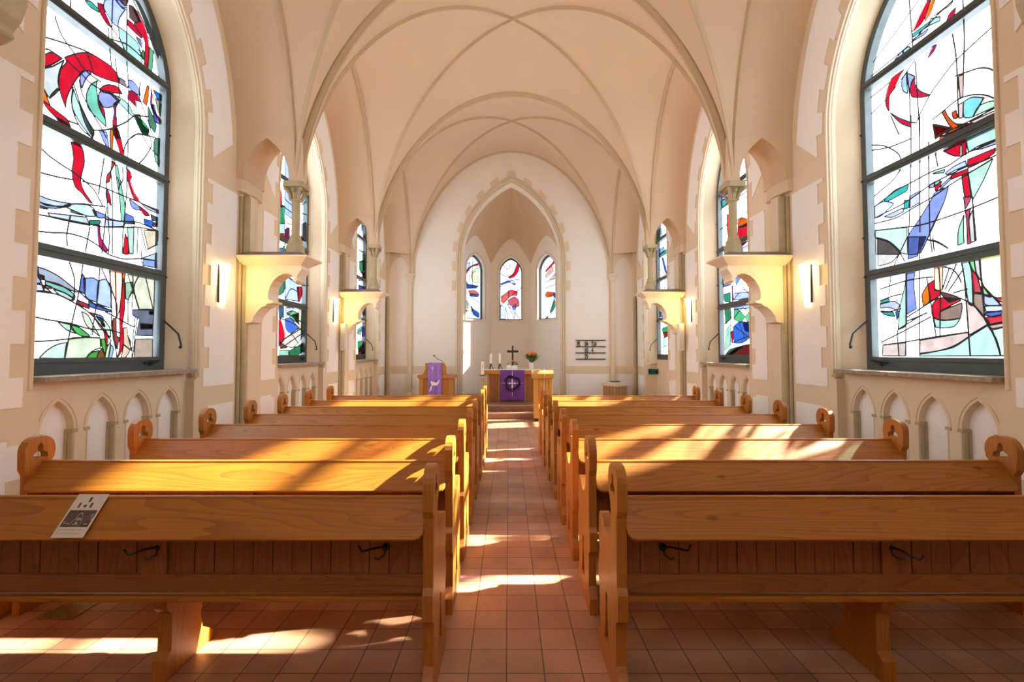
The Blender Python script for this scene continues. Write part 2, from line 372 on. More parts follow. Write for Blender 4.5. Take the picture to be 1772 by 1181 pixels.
GLASS = {
 'L1': (
  'e01030 -65,420 -58,429 -48,430 -56,420 -65,411;e01030 -46,432 -37,441 -27,449 -17,453 -6,454 3,454 11,450 12,443 4,440 -6,437 -15,435 -20,435 -25,433 -29,429 -32,423 -35,417 -38,410 -41,402 -43,394 -43,388 -45,391 -48,397 -50,404 -50,411 -49,419 -44,429;f0701c -65,397 -62,392 -57,382 -65,384;e01030 -65,384 -57,382 -49,380 -41,378 -38,373 -34,367 -43,367 -51,374 -59,378;e2e2e2 -65,409 -56,418 -46,430 -50,417 -51,407 -50,400 -58,388 -65,397;aab4fa -30,426 -24,434 -19,434 -23,428 -26,421 -28,414 -30,419;82d2b8 -23,413 -19,423 -12,431 -13,424 -11,415 -7,404 -2,398 -1,391 -7,393 -15,396 -21,399 -23,406;aaafee -10,420 -5,425 4,428 13,426 9,418 -1,410 -8,409 -10,413;e01030 -10,423 -4,431 4,436 12,438 17,434 8,430 -3,424;a08282 13,449 21,449 23,444 13,443;c01038 25,441 29,444 36,444 42,439 35,437 36,430 24,433;aab4fa 24,453 31,455 39,450 40,445 32,444 25,446;beebe1 3,426 14,429 26,427 32,421 41,425 31,418 20,421 10,424;3cbe8c 32,419 41,424 45,416 54,414 51,407 44,406 38,412;c01038 -11,414 -7,411 -3,405 -2,398 -6,402 -10,408;b01878 7,418 15,427 10,416 11,405 7,404 8,410;e01030 7,403 11,405 12,395 16,387 10,384 7,394;f0701c 49,461 52,462 51,447 49,439 44,440;c01038 55,461 58,457 58,446 63,438 71,434 71,429 62,435 55,442;1e78d2 58,462 71,463 71,455 63,456;505ad2 55,444 61,446 65,434 69,428 62,427;468264 51,440 56,435 64,425 62,415 55,419 52,427;96a082 61,455 71,453 70,437 65,443;c01038 -15,506 -9,509 -7,504 -3,499 2,493 -4,493 -9,496 -13,500;3cb4aa -28,498 -22,502 -13,501 -13,498 -22,496;c8d7ff -8,507 -6,516 6,525 11,523 18,524 11,510 9,499 2,499 -4,503;a5aafa 5,524 12,529 18,526 14,522;6e4b4b 10,528 21,536 18,528 13,527;6e4b4b 22,532 30,533 35,529 38,525 30,519 23,519;e01030 25,534 33,533 41,527 47,520 50,506 50,490 47,473 44,480 45,496 44,508 37,512 29,517 35,523;c01038 20,515 27,516 39,512 40,508 31,508 21,509;b9ebe1 10,500 20,501 33,500 38,495 41,487 42,474 32,473 23,477 12,489;3c965a 42,497 44,496 44,486 39,489;6eb482 51,506 57,505 56,488 55,477 49,476 50,487;e6e1cd 26,541 34,544 44,537 55,525 64,512 64,501 55,512 45,524 35,533;c01038 57,476 61,474 55,470;c8ebf5 62,474 66,483 67,473;7882a0 32,505 40,506 41,498 36,500;c8f0f0 -36,409 -31,399 -22,389 -15,380 -16,373 -26,379 -35,388 -38,397;dcd2e6 -30,398 -23,389 -14,381 -15,374 -22,381 -27,390;e01030 7,395 11,398 15,392 19,381 22,369 23,366 18,370 13,380 8,389;f0701c 4,392 8,391 7,371 5,367 4,383;e01030 -52,375 -41,375 -34,367 -43,367;e01030 -37,359 -32,361 -27,360 -24,355 -23,346 -25,336 -26,327 -22,319 -13,311 -17,311 -25,317 -31,320 -34,327 -35,335 -34,344 -35,352;96dcbe 11,358 14,358 21,334 25,318 24,303 20,304 18,323 13,344;e01030 25,360 32,356 31,349 36,339 43,332 44,330 36,331 29,343 26,352;e03028 7,360 11,360 8,353 6,348 5,339 1,336 2,344 6,350;c01038 2,331 6,325 8,315 3,319 1,325;aab4fa -9,384 0,386 4,369 -1,373;5a8c6e 63,409 70,412 70,390 61,393 61,402;8cc8a0 62,392 70,389 70,379 64,384;3cbe8c 34,420 44,420 54,415 52,407 44,406 38,414;c8d7f5 -65,302 -57,301 -46,302 -34,304 -41,300 -42,299 -57,295 -65,297;aabef0 -65,296 -57,296 -42,298 -35,302 -46,296 -57,293 -64,293;3caa96 -65,293 -57,293 -56,292 -64,291;50b4a0 -35,298 -21,297 -29,296 -35,296;d7f0f0 -35,303 -21,308 -11,306 -8,300 -19,297 -41,299;8ca0e1 -13,305 2,304 1,301 -8,299;1e9682 -16,294 -4,297 -5,293 -15,290;dce6fa 2,303 10,302 25,304 24,299 1,292;d7e1f5 -56,289 -35,293 -19,296 -15,289 -35,287 -53,286;d2146e -7,292 -4,292 -3,281 6,270 3,268 -4,272 -6,282;6e82e1 25,313 36,312 37,306 25,304;a0aaf0 30,329 42,326 46,322 34,321;c01038 42,326 48,325 56,322 58,320 51,318 46,322;2864d2 50,314 63,315 63,308 51,308;465a6e 59,322 70,321 70,316 61,316;783c3c 63,314 70,315 70,311 63,309;32a08c 25,304 38,308 38,305 25,302;e01030 26,292 30,284 31,271 24,270 25,285;c8ebd7 28,299 37,301 37,273 32,272 30,284;ebd7b4 50,302 71,306 70,292 57,282;bec3cd 44,330 71,330 71,326 55,326;aaafbe -65,241 -56,240 -44,236 -30,228 -24,225 -28,224 -38,227 -55,230 -60,233 -64,235;d73c5a -63,235 -57,234 -57,231 -61,231;d73c5a -58,226 -51,226 -50,224 -58,224;82c8b4 -56,230 -44,229 -34,225 -28,221 -28,218 -38,222 -50,225 -56,227;96aad7 -66,236 -63,235 -59,228 -65,226;d2d7e1 -65,226 -58,226 -49,220 -56,220 -65,220;c8d7d7 -49,224 -38,222 -28,217 -31,216 -42,219;a0283c -25,217 -14,214 -13,210 -21,212 -26,214;5a78d2 -21,242 -18,237 -18,223 -24,226 -23,235;9ab6f5 -20,238 -10,240 -4,238 -5,217 -14,219 -18,223;c6d6fa -4,237 4,241 11,234 11,213 -1,215 -5,217;466ebe -14,218 -5,215 11,211 11,209 -1,210 -13,212;dcebc8 -21,207 -14,204 -8,195 0,184 -8,189 -16,195;d7ebcd -8,203 2,202 11,193 12,184 5,188 -2,195;d2143c -13,207 -7,206 -8,203;6e96e1 -6,206 2,204 3,199 -2,200;c81428 0,199 4,197 5,194 2,195;c81428 5,192 9,184 8,174 6,180 4,188;50be5a -31,194 -23,192 -16,188 -11,184 -19,184 -26,187;bee6c8 -44,196 -32,194 -31,191 -25,186 -35,189;d7ebdc -59,164 -52,171 -43,176 -34,178 -36,163;e1ebc8 -33,180 -19,183 0,183 1,173 -6,171 -12,167 -15,163 -36,163;46a03c -15,163 -10,168 -1,171 -3,163;8c501e -2,167 2,173 6,166 5,163 -3,163;50b446 1,182 6,182 7,173 6,167 2,175;e01030 27,247 27,240 28,213 26,197 28,179 24,167 20,163 23,173 23,191 22,203 23,224 25,237 25,241;f08214 24,253 29,254 27,247 25,241 24,246;a5463c 14,203 18,203 19,186 23,184 20,172 15,182 14,192;faf0d7 9,253 23,254 24,240 22,213 18,203 16,222 10,235;f0e6c8 29,253 53,252 68,251 68,217 46,215 38,234;a0cda5 28,241 38,243 38,234 32,224 29,224;6e7387 38,214 68,216 67,187 44,187 48,205 39,208;a01432 61,214 68,215 68,211 62,211;46506e 49,200 67,200 67,195 50,194;bea591 43,183 67,184 68,163 42,163;f0c8a5 27,194 32,195 33,187 37,180 36,170 30,163 25,164 28,177;96bee6 12,177 16,173 14,163 10,163;e1ebb4 6,163 8,173 12,180 12,172 10,163;8ca8e6 51,270 70,272 71,264 50,263;c8dcf5 49,271 70,281 70,272 51,270',
  '-65,438 -52,443 -37,448 -27,451 -17,453;-56,463 -53,456 -48,449 -37,442;-65,427 -60,430 -48,430;-42,488 -42,474;-23,474 -2,480 18,488 28,489 40,488;-2,490 0,474 3,454;2,522 2,493 4,472;19,535 21,474 24,450 26,392;7,465 10,450 13,437 13,427;2,493 12,488 20,477;-37,411 -38,397 -35,386 -28,377 -16,373;-36,413 -30,400 -23,390 -18,381 -15,373;-31,421 -28,410 -17,397 -7,388 0,380;-15,381 -1,388 12,398 24,409 34,420 52,428;30,394 39,403 54,407;40,460 39,443 50,426 59,410;-42,377 -30,379;-58,388 -56,393 -51,401;-37,442 -25,433 -8,432;-44,431 -31,428 -18,424 3,426;-23,449 -16,435;48,516 59,511 64,501;36,494 48,483;-65,343 -58,339 -48,336 -34,333 -22,329 -12,324 -2,312;-65,321 -49,323 -34,326;-25,328 -6,330 15,330 30,330 45,330 71,328;-2,359 -5,338 -7,321;26,391 26,369;25,361 26,342 25,317 23,292 23,270;26,390 22,381 21,372 23,366;36,366 48,380 58,399 54,409;26,390 35,400 46,405 63,410;44,404 54,396 70,390;6,350 9,324 10,300 11,267;14,347 17,339 15,333;17,339 21,347 20,359;-34,304 -19,308 1,312;1,300 9,301 25,304 43,308 71,306;-65,285 -46,287 -15,290 1,292 25,298 43,303 71,306;-64,271 -51,273 -37,276 -20,276 -6,272 6,266;-35,293 -38,275 -37,264;-15,288 -19,263;2,312 1,292 -1,265;1,337 5,299 7,281 6,266;37,304 37,273;42,302 42,274;46,303 55,279;55,281 71,291;-16,373 -6,367 0,363;-66,199 -53,197 -31,195 -11,191 13,191 25,188;-65,178 -49,179 -33,181 -16,183 0,183;-36,253 -29,236 -29,221 -31,216;-21,253 -24,226 -31,191 -36,163;-3,253 -4,226 -8,196 -9,185;-2,252 10,233 18,217 18,203;8,252 12,214 13,191 21,172;15,252 17,221;37,254 38,235 37,214;47,253 39,237 47,216;39,237 32,222 33,199;54,253 67,216;4,209 21,203 36,197 42,196;12,204 15,184 19,170 20,163;33,187 39,170 28,177;42,206 41,195 39,172 39,162;45,206 43,190 40,162;47,281 49,265;-3,270 7,266 25,265 48,270 71,272;-65,220 -56,221 -42,219 -26,213 -11,205 2,193 13,180;-24,225 -12,217 4,212 12,211;-63,242 -62,235 -56,220'),
 'R1': (
  'e01030 -5,516 -9,513 0,498 13,496 5,506;fa821e -10,513 -14,510 -8,500 -2,497 -5,506;46c3b9 13,494 -7,493 -7,489 2,490 11,490;bef0e1 -8,495 -18,490 -18,486 -7,489;b9c3f5 12,488 -6,487 -2,484 12,486;e1cdcd -18,495 -32,495 -29,493 -12,495;d81a48 -27,485 -34,487 -32,480 -28,475 -23,476;bec3fa -7,478 -24,480 -22,476 -14,477;aaebe6 24,484 17,484 14,478 23,479;c8dcfa 34,482 25,485 24,479 35,482;c01878 -14,465 -11,461 -4,458 -9,466;e11432 23,464 29,460 35,453 43,446 44,430 48,438 48,448 44,458 39,464;d81a48 43,428 31,416 18,405 18,400 30,410;bee1fa 18,459 21,456 20,436 26,443 27,453 24,457;afbef5 20,458 11,449 16,443 18,437;d81a48 11,448 11,440 5,430 -6,420 3,423 15,430 17,439 15,446;f0c3b9 -34,422 -39,421 -38,402 -35,400;ebcdc8 -33,396 -38,396 -37,382 -33,384;8ce1f0 -38,396 -46,396 -56,390 -51,384 -46,378 -38,382;c8f5d2 -52,385 -64,383 -67,377 -46,378;eb5014 -17,397 -20,398 -23,390 -30,380 -40,375 -51,370 -37,370 -25,372 -16,374 -27,377 -23,383;e11432 -7,391 -23,380 -27,377 -16,376 -9,375;eb4614 -27,392 -31,392 -32,384 -28,386;fabe28 -32,378 -38,376 -37,370 -32,373;ebcdc3 -43,375 -67,374 -67,369 -52,369;e01030 -17,360 -34,361 -33,348 -27,351 -21,356;eb5014 -14,375 -30,374 -42,374 -51,369 -37,370 -29,370 -13,369;e01030 -7,390 -25,378 -14,376 -9,376;e01030 -35,362 -39,361 -39,347 -34,348 -35,349;cdf5e6 -39,361 -68,361 -68,349 -50,350 -41,348;b9c3f5 -46,348 -54,349 -68,348 -68,345 -54,346;e01030 -40,342 -64,342 -63,338 -52,335 -40,334;cdd7fa -18,338 -26,341 -38,342 -39,337 -28,337 -20,336;e01030 -24,334 -34,334 -40,334 -40,330 -23,330;e01030 -34,329 -40,328 -41,316 -42,308 -36,310;dc506e -35,310 -42,308 -40,303 -36,298;d7325a -36,297 -41,297 -39,287 -40,266 -37,266 -37,287;3cbeb4 55,336 40,342 23,342 25,336 50,333;3cbeb4 29,327 22,326 23,318 29,318;a0e6dc -5,343 -18,342 -17,339 -6,342;a0e6dc -7,334 -14,334 -10,330 -7,330;e01030 -7,330 -15,332 -11,326 -7,325;aab9f5 -14,328 -24,333 -23,330 -12,324;aab9f5 -2,333 -7,334 -6,329 -1,330;96a5f5 -8,324 -21,324 -16,311 -5,295 0,286 11,269 26,270 25,288 12,302 -1,316;e1e4fa 22,329 10,331 10,319 22,317;cdf5dc -42,312 -40,330 -54,332 -62,334 -53,318 -43,304;afebc3 -29,281 -35,294 -34,283 -34,268 -28,267;ebd7d7 -39,287 -43,296 -44,267 -40,267;dcf5eb 68,306 26,299 26,270 37,275 48,288 68,298;f0e4e1 68,297 48,287 35,272 68,279;e6ebfc 68,333 55,335 41,328 58,320 68,320;d7dcf5 55,318 31,320 29,316 44,314;8296f0 25,288 12,285 14,266 26,265;a5bef5 12,285 4,283 12,270;96a5f0 28,255 17,255 20,239 18,213 30,208;c8f0dc 29,252 30,198 41,193 38,216 31,238;f07d1e 4,236 3,219 10,215 11,226 8,231;e01030 4,236 -3,239 -3,229 -9,228 -8,223 2,219;e01030 0,215 -8,221 -27,218 -29,216 -8,208 -8,200 0,204;6e3c37 -9,227 -17,224 -26,220 -27,218 -21,216 -17,216 -10,224;a07d6e -9,208 -30,214 -30,208 -28,200 -17,199 -8,200;bef0e1 -1,202 -11,199 -28,200 -22,193 -11,192 -3,193;c8f5dc -30,256 -36,256 -40,240 -40,210 -36,213 -33,236;8ce196 -37,255 -42,254 -44,237 -40,244;d7d2d2 -42,255 -47,255 -48,231 -44,239;dc193c -40,243 -45,235 -48,221 -41,222 -40,235;a5826e -41,221 -49,220 -50,198 -41,211;becdf8 -50,218 -58,216 -64,208 -54,209 -50,211;e1e8fc -50,209 -65,208 -69,203 -51,204;465fc8 -50,203 -69,204 -59,199 -51,201;e01030 -59,215 -70,214 -69,209 -62,212;50c8be -63,209 -69,209 -70,203;e01030 -51,199 -63,200 -69,198 -69,195 -54,193;d7a596 -53,192 -70,194 -70,191 -56,189;96d7a5 -49,227 -56,216 -50,219;f0cdc3 -34,215 -39,212 -47,203 -52,193 -43,188 -35,184;f0d2c8 15,181 -35,187 -35,183 -21,175 -3,170 16,168;c8f0e4 16,167 -3,170 -21,174 -36,183 -52,192 -59,180 -62,166 15,165;d2f5eb -56,188 -70,191 -70,166 -62,166;f0d4c8 62,177 32,179 33,165 63,165;3ca096 64,226 52,228 51,224 64,223;c8cde1 64,222 46,224 38,219 41,213 51,217 64,218;3caa96 64,215 47,212 45,207 58,210;286eb4 44,212 38,213 42,203;fcfaeb -48,255 -69,256 -69,215 -58,216 -49,229;fcf5cd -4,256 -13,256 -11,229 -8,228 -3,231;ebdedc 65,297 49,289 35,275 46,266 66,265',
  '64,497 28,512 4,523;68,483 22,485 -10,492 -32,496;15,532 14,516 12,477;69,440 43,447 10,466;10,464 9,432 8,405 8,385;20,456 18,431 18,405;8,406 -5,421 -15,428 -32,438 -68,447;-41,489 -41,456 -39,421;-30,465 -33,437 -33,384;-31,424 -39,422 -53,418 -62,412 -68,404;-7,395 -19,398 -33,401 -46,398 -58,391 -67,382;-11,377 -32,376 -67,376;-57,390 -46,378;42,424 32,398;18,405 11,401 8,406;69,459 42,461;69,404 56,398 45,390 34,379 30,368 32,361 43,353 68,345;69,398 45,391 18,388;17,412 20,344 26,270;7,406 9,345 11,289;-2,376 -1,346 0,286 -2,266;68,333 39,341 17,343 -4,345 -21,344 -39,348 -54,348 -68,348;68,320 32,324 11,329 -4,333 -24,335 -39,336 -54,335 -68,336;68,314 40,312 18,316 -4,320 -21,325 -43,330 -62,334;68,306 16,297 -5,296 -36,297 -69,300;-10,371 -9,360 -11,347;-43,307 -45,267;4,280 -7,275 -19,266;68,298 48,287 34,272;-16,311 -2,288 11,268;65,297 50,289 37,276 30,263;26,288 35,275 47,255 52,231;63,239 32,243 7,243 -3,242;64,226 49,229 33,230;64,214 51,213 36,215;29,255 32,165;12,270 16,165;41,193 42,188 41,165;64,180 42,188 1,204;41,193 17,204 6,208;30,201 5,208;30,205 -7,222;62,177 30,180 -3,184 -35,187;-8,255 -9,228 -7,184;5,242 4,236 -3,184;-3,281 -4,267;4,280 -7,276 -19,266;-13,250 -22,246 -28,238 -30,232;-11,228 -19,248;-14,228 -27,252;-17,226 -33,245;-22,224 -36,226;-30,256 -33,236 -35,188 -36,166;-47,255 -50,198;-27,219 -39,212 -49,200 -58,181 -62,166;-50,226 -69,202;-40,222 -50,219 -59,216'),
 'L2': (
  'e01030 -31,510 -22,518 -28,475;e01030 -30,453 -23,448 -19,424 -31,420;2e9a68 -31,420 -13,428 -10,397 -30,392;c8f0e0 -30,392 -10,397 -10,379 -30,374;c01038 -30,374 -11,378 -7,365 -29,363;6a2840 -8,387 8,394 9,363 -7,361;5a7ae0 -29,349 -16,352 -16,340 -28,338;2e9a68 -16,355 -9,357 -8,341 -16,339;c01038 -9,353 9,354 10,346 -6,343;c6dcf8 -15,517 16,496 19,413 -11,415;e8e0e8 55,411 81,424 82,386 56,384;503040 54,391 73,388 55,381;d8ecff -5,306 49,300 50,265 -3,263;c81828 41,291 62,295 65,282 54,265 47,264;4a8a70 -29,299 -7,299 -7,277 -28,267;3a5a7a -27,249 -8,249 -7,231 -26,228;6cc890 2,239 25,245 51,243 52,222 18,231;2c8a50 22,237 51,243 52,220;4a78e0 -4,228 18,231 52,216 23,204 1,210;e01030 -26,224 -19,227 -3,204 -3,193 -25,178;f4e8d8 -12,190 52,214 75,204 36,179 -4,181;8a5038 -23,189 8,177 -19,175;a8e0c0 -22,173 16,173 16,158 -22,159;2e7850 16,172 75,188 76,172 37,159 12,160;f4ecc8 51,253 76,254 77,208 52,214;d8e8f4 -3,248 34,252 21,243 0,232',
  '-15,521 -7,306;-32,427 19,424;-23,455 -12,441 20,438;-11,404 0,400 21,404;12,392 22,387;54,450 81,467;54,435 82,439;-5,306 40,298 85,299;-3,263 16,284 41,283;-14,305 -3,259;2,239 79,224;-24,228 35,221 77,204;-12,190 79,220;19,205 81,168;-19,175 75,208;51,253 52,214;8,177 16,158'),
 'R2': (
  'e0281c 45,432 35,421 37,383 46,401;f0641c 4,408 -13,407 -41,394 -30,388 -1,392;e01030 4,394 -41,392 -42,371 -8,365 5,371;d01838 -2,366 -40,368 -29,360 -7,354;40b8b0 68,463 37,461 38,449 66,448;60c0c8 4,461 -40,458 -38,453 4,453;b8ccf8 65,474 37,468 37,459 65,462;e8ecff -11,353 -39,354 -39,336 -11,342;5a78d8 66,310 33,311 33,294 65,294;70a0e0 17,304 -13,305 14,289;2e9070 63,280 34,280 35,263 59,266;b01868 29,291 24,292 25,262 30,262;c8d8fc 22,277 -40,272 -41,262 23,264;50c080 23,247 4,245 -17,231 -3,222 24,230;80d898 -17,231 -40,241 -43,216 -24,223;3a70e8 27,215 5,223 -24,221 -43,213 -42,199 -9,186 25,186;86b0f4 -10,222 -43,220 -37,203 -16,207;3c8860 60,250 35,252 32,232 57,222;c01038 37,206 27,209 28,190 34,183;701820 55,164 7,179 -42,183 -41,164;2e8858 61,164 38,175 -23,182 38,163;b0e8c8 57,207 36,221 37,187 61,172;c8e4ff 23,258 -39,255 -42,244 23,248',
  '6,511 12,347;69,476 -43,466;70,447 -43,448;-15,454 -31,409;72,408 37,410;-20,493 -15,458;-39,449 -1,396;71,303 -43,311;33,313 27,262;23,264 -12,280 -41,262;24,230 -11,247 -43,227;29,187 -42,199;35,252 37,187 55,163;61,223 32,232;20,216 -42,189;5,223 -23,182;66,374 39,360'),
 'L3': (
  'f0f4ff 12,478 41,511 58,515 31,476;8c98d8 59,486 94,514 113,506 71,478;e8f4f0 18,441 85,441 85,426 22,407;3c8a60 26,406 91,429 92,398 46,382 26,390;4a2020 45,386 92,398 93,379 63,371;2038b0 24,365 75,380 87,371 24,358;2a48c8 21,348 88,349 86,338 25,330;98a8e8 49,279 96,294 97,269 67,270;80b8a0 15,228 56,240 46,215 15,217;b8c8f8 57,237 89,242 90,213 52,212;3a9a5a 19,197 58,201 48,169 23,176;601c18 23,172 93,209 95,151 26,152',
  '13,440 90,446;19,406 91,431;20,375 92,398;17,343 90,346;18,221 92,239;56,240 60,151;20,176 93,202;49,279 93,276'),
 'R3': (
  'c8f0f0 93,495 52,506 31,479 76,480;40a890 66,437 -14,439 -14,427 61,427;80b8e0 65,451 21,449 22,435 66,433;3858a0 44,422 28,420 3,375 19,382;e8e4f8 13,394 -12,393 -11,366 9,373;e08878 -1,364 -11,364 -10,325 -3,326;6888c8 66,281 18,270 18,259 66,266;30a060 46,233 -2,237 -6,220 41,220;c81828 40,222 -6,222 4,210 30,209;b8ecd0 41,208 20,211 21,186 42,180;2850b0 -6,227 -10,199 -2,200',
  '65,462 -15,458;67,397 -11,366;46,505 31,469;22,445 -12,383;70,317 -10,322;66,288 -8,264;43,215 -11,216;42,180 -10,193'),
 'AC': (
  'c81838 22,479 30,479 27,454 12,433 -6,428 -9,433 9,446;5a78c0 -37,408 -9,420 2,415 -34,405;3050a0 -1,413 17,408 14,403;e04028 -34,349 -26,369 -9,380 -4,372 -16,351 -29,341;e01030 -11,382 2,387 24,380 22,367 2,367 -9,356;c01038 -11,351 12,364 27,351 29,331 17,326 -4,334;3858c8 4,326 17,339 17,321 9,316;58a088 -33,356 -26,369 -34,364;d8e4fc -37,336 -19,321 -19,285 -37,285',
  '-29,479 -14,459 -4,464 -4,484;-14,438 17,408;-39,397 -9,418 32,423;42,397 2,367 -39,326;-16,341 32,285;-11,341 12,285;-19,331 -9,283;-37,443 -14,433;17,331 12,285'),
 'AL': (
  'c81828 38,426 22,450 -1,465 -24,473 -24,466 6,457 28,432;2e8a50 38,421 22,398 37,387;2448a8 34,397 5,397 -24,395 -14,387 22,383 34,387;f4ecc8 6,439 -24,460 -27,408 -4,406 7,419;c86858 22,374 -8,379 -28,368 5,365;384888 15,367 -28,366 -21,358 9,358;90c8a0 37,353 21,334 21,315 37,319;b01838 37,321 21,305 37,306;2a60b0 2,316 -28,303 -28,286 -1,297;604858 8,326 0,316 5,304;c8dcf8 38,460 12,473 25,442',
  '16,487 15,404;3,489 2,395;38,431 -1,465 -27,473;37,353 5,316 -28,288;37,377 -27,398;37,372 5,355 -28,338;7,419 2,435 -14,447'),
 'AR': (
  'c01838 -15,447 7,464 30,481 33,475 11,458 -13,442;f0b0a0 -15,432 14,458 20,442 -12,422;90d0b0 30,441 48,449 48,429 33,426;e8c8d0 1,415 26,432 23,413;e05820 -16,367 -6,374 23,369 17,357 -12,357;2a4890 20,369 50,359 50,349 20,352;80c8b0 33,397 49,400 49,371 32,373;b01838 29,314 50,347 50,323 35,309;3a8a60 4,306 23,349 26,319 7,301;c82838 -16,285 -3,292 -6,282',
  '27,481 29,314;-16,387 50,400;-16,352 23,366;3,282 26,349;17,349 50,313;-16,407 26,417;11,488 50,429'),
}
SUN_E, EXPOSURE = 40.0, 0.62
# ------------------------------------------------------------- architecture
XW, XC, XG = 3.72, 3.03, 4.05      # wall face, column line, glass plane
PIERS = [-1.1, 2.7, 6.5, 10.3, 14.1]
BAYS = [.8, 4.6, 8.4, 12.2]
WINC = [.77, 4.57, 8.37, 12.17]
YE, YR = 14.1, -1.12
EX = .58
def Dg(s): return 3.8*max(0, 1-s*s)**EX
def Lg(s): return 3.18*max(0, 1-s*s)**.53
def Wl(s): return 2.8*max(0, 1-s*s)**.48
def Tg(s, last): return (3.8 if last else 3.47)*max(0, 1-s*s)**EX

def side_tf(s):
    return lambda u, z, d: (s*d, u, z)      # polygon in (Y,Z), depth = distance from the axis

# ---- floor
f = M(); f.box(-4.15, 4.15, YR-.2, 17.5, -.12, 0)
floor = obj('floor', f, TILES); tag(floor, 'red terracotta tile floor of the chapel', 'floor', kind='structure')

# ---- ceiling: one cross vault per bay with side cells over the windows
NV = 22
sv = [sin(pi/2*i/NV) for i in range(NV+1)]
vm = M()
def vault_z(u, v, last):
    if u >= .9999 and v >= .9999: return 4.0
    if v > u: return 4+Dg(u)+(Tg(u, last)-Dg(u))*((v-u)/(1-u))**1.5
    if u > v: return 4+Dg(v)+(Lg(v)-Dg(v))*((u-v)/(1-v))
    return 4+Dg(u)
for yc in BAYS:
    for sx in (-1, 1):
        for sy in (-1, 1):
            last = (yc == BAYS[-1] and sy > 0)
            vs = []
            for i, u in enumerate(sv):
                for j, v in enumerate(sv):
                    vs.append((sx*XC*u, yc+sy*v*(1.9-.08*u), vault_z(u, v, last)))
            fs = []
            n = NV+1
            for i in range(NV):
                for j in range(NV):
                    a, b, c, d = i*n+j, (i+1)*n+j, (i+1)*n+j+1, i*n+j+1
                    if i == j: fs += [(a, b, c), (a, c, d)]
                    else: fs.append((a, b, c, d))
            vm.add(vs, fs)
            # narrow cell between the column line and the wall
            vs2, fs2, K = [], [], 6
            vv = [v for v in sv if Lg(v) > .62] + [.976]
            for k in range(K+1):
                t = k/K; x = XC+(XW+.02-XC)*t; b = 1.82+(1.645-1.82)*t
                for v in vv:
                    vs2.append((sx*x, yc+sy*v*b, 4+Lg(v)+(Wl(v)-Lg(v))*t))
            q = len(vv)
            for k in range(K):
                for j in range(q-1):
                    fs2.append((k*q+j, (k+1)*q+j, (k+1)*q+j+1, k*q+j+1))
            vm.add(vs2, fs2)
bm = bmesh.new()
me = bpy.data.meshes.new('ceiling'); me.from_pydata(vm.v, [], vm.f); bm.from_mesh(me)
bmesh.ops.remove_doubles(bm, verts=bm.verts, dist=.0008)
bmesh.ops.recalc_face_normals(bm, faces=bm.faces); bm.to_mesh(me); bm.free()
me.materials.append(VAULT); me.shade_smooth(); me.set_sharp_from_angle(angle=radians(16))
ceiling = bpy.data.objects.new('ceiling', me); COL.objects.link(ceiling); ORG['ceiling'] = (0, 0, 0)
tag(ceiling, 'cream ribbed cross vault over the whole nave', 'ceiling', kind='structure')
rf = M().box(-4.4, 4.4, YR-.3, 17.6, 8.75, 8.9); obj('light_seal_roof', rf, STONE, ceiling)  # unseen slab added to stop sky light leaking in above the vault

def rib(name, path, side, w, h, below):
    prof = [(-w, -.05), (-w, h*.35), (-w*.55, h*.62), (-w*.45, h), (w*.45, h), (w*.55, h*.62), (w, h*.35), (w, -.05)]
    m = M().sweep(path, side, prof, below)
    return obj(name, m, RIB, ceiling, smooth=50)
TT = [sin(pi/2*i/26) for i in range(-26, 27)]
for bi, yc in enumerate(BAYS):
    last = yc == BAYS[-1]
    low = lambda p, yc=yc: Vector((0, yc, 3.0))
    for sg in (-1, 1):
        path = [(XC*t, yc+sg*t*(1.9-.08*abs(t)), 4+Dg(abs(t))) for t in TT]
        rib('diagonal_rib', path, (1.86*sg*-1, XC, 0) if sg > 0 else (1.86, XC, 0), .023, .046, low)
    for sx in (-1, 1):
        path = [(sx*XC, yc+t*1.83, 4+Lg(abs(t))) for t in TT]
        rib('arcade_rib', path, (1, 0, 0), .026, .045, lambda p, yc=yc, sx=sx: Vector((sx*XC, yc, 2.5)))
for pi_, py in enumerate(PIERS[1:]):
    last = py == PIERS[-1]
    py2 = py-.03 if last else py
    path = [(XC*t, py2, 4+Tg(abs(t), last)) for t in TT]
    rib('transverse_rib', path, (0, 1, 0), .032 if last else .048, .045 if last else .085, lambda p: Vector((0, p.y, 3.0)))

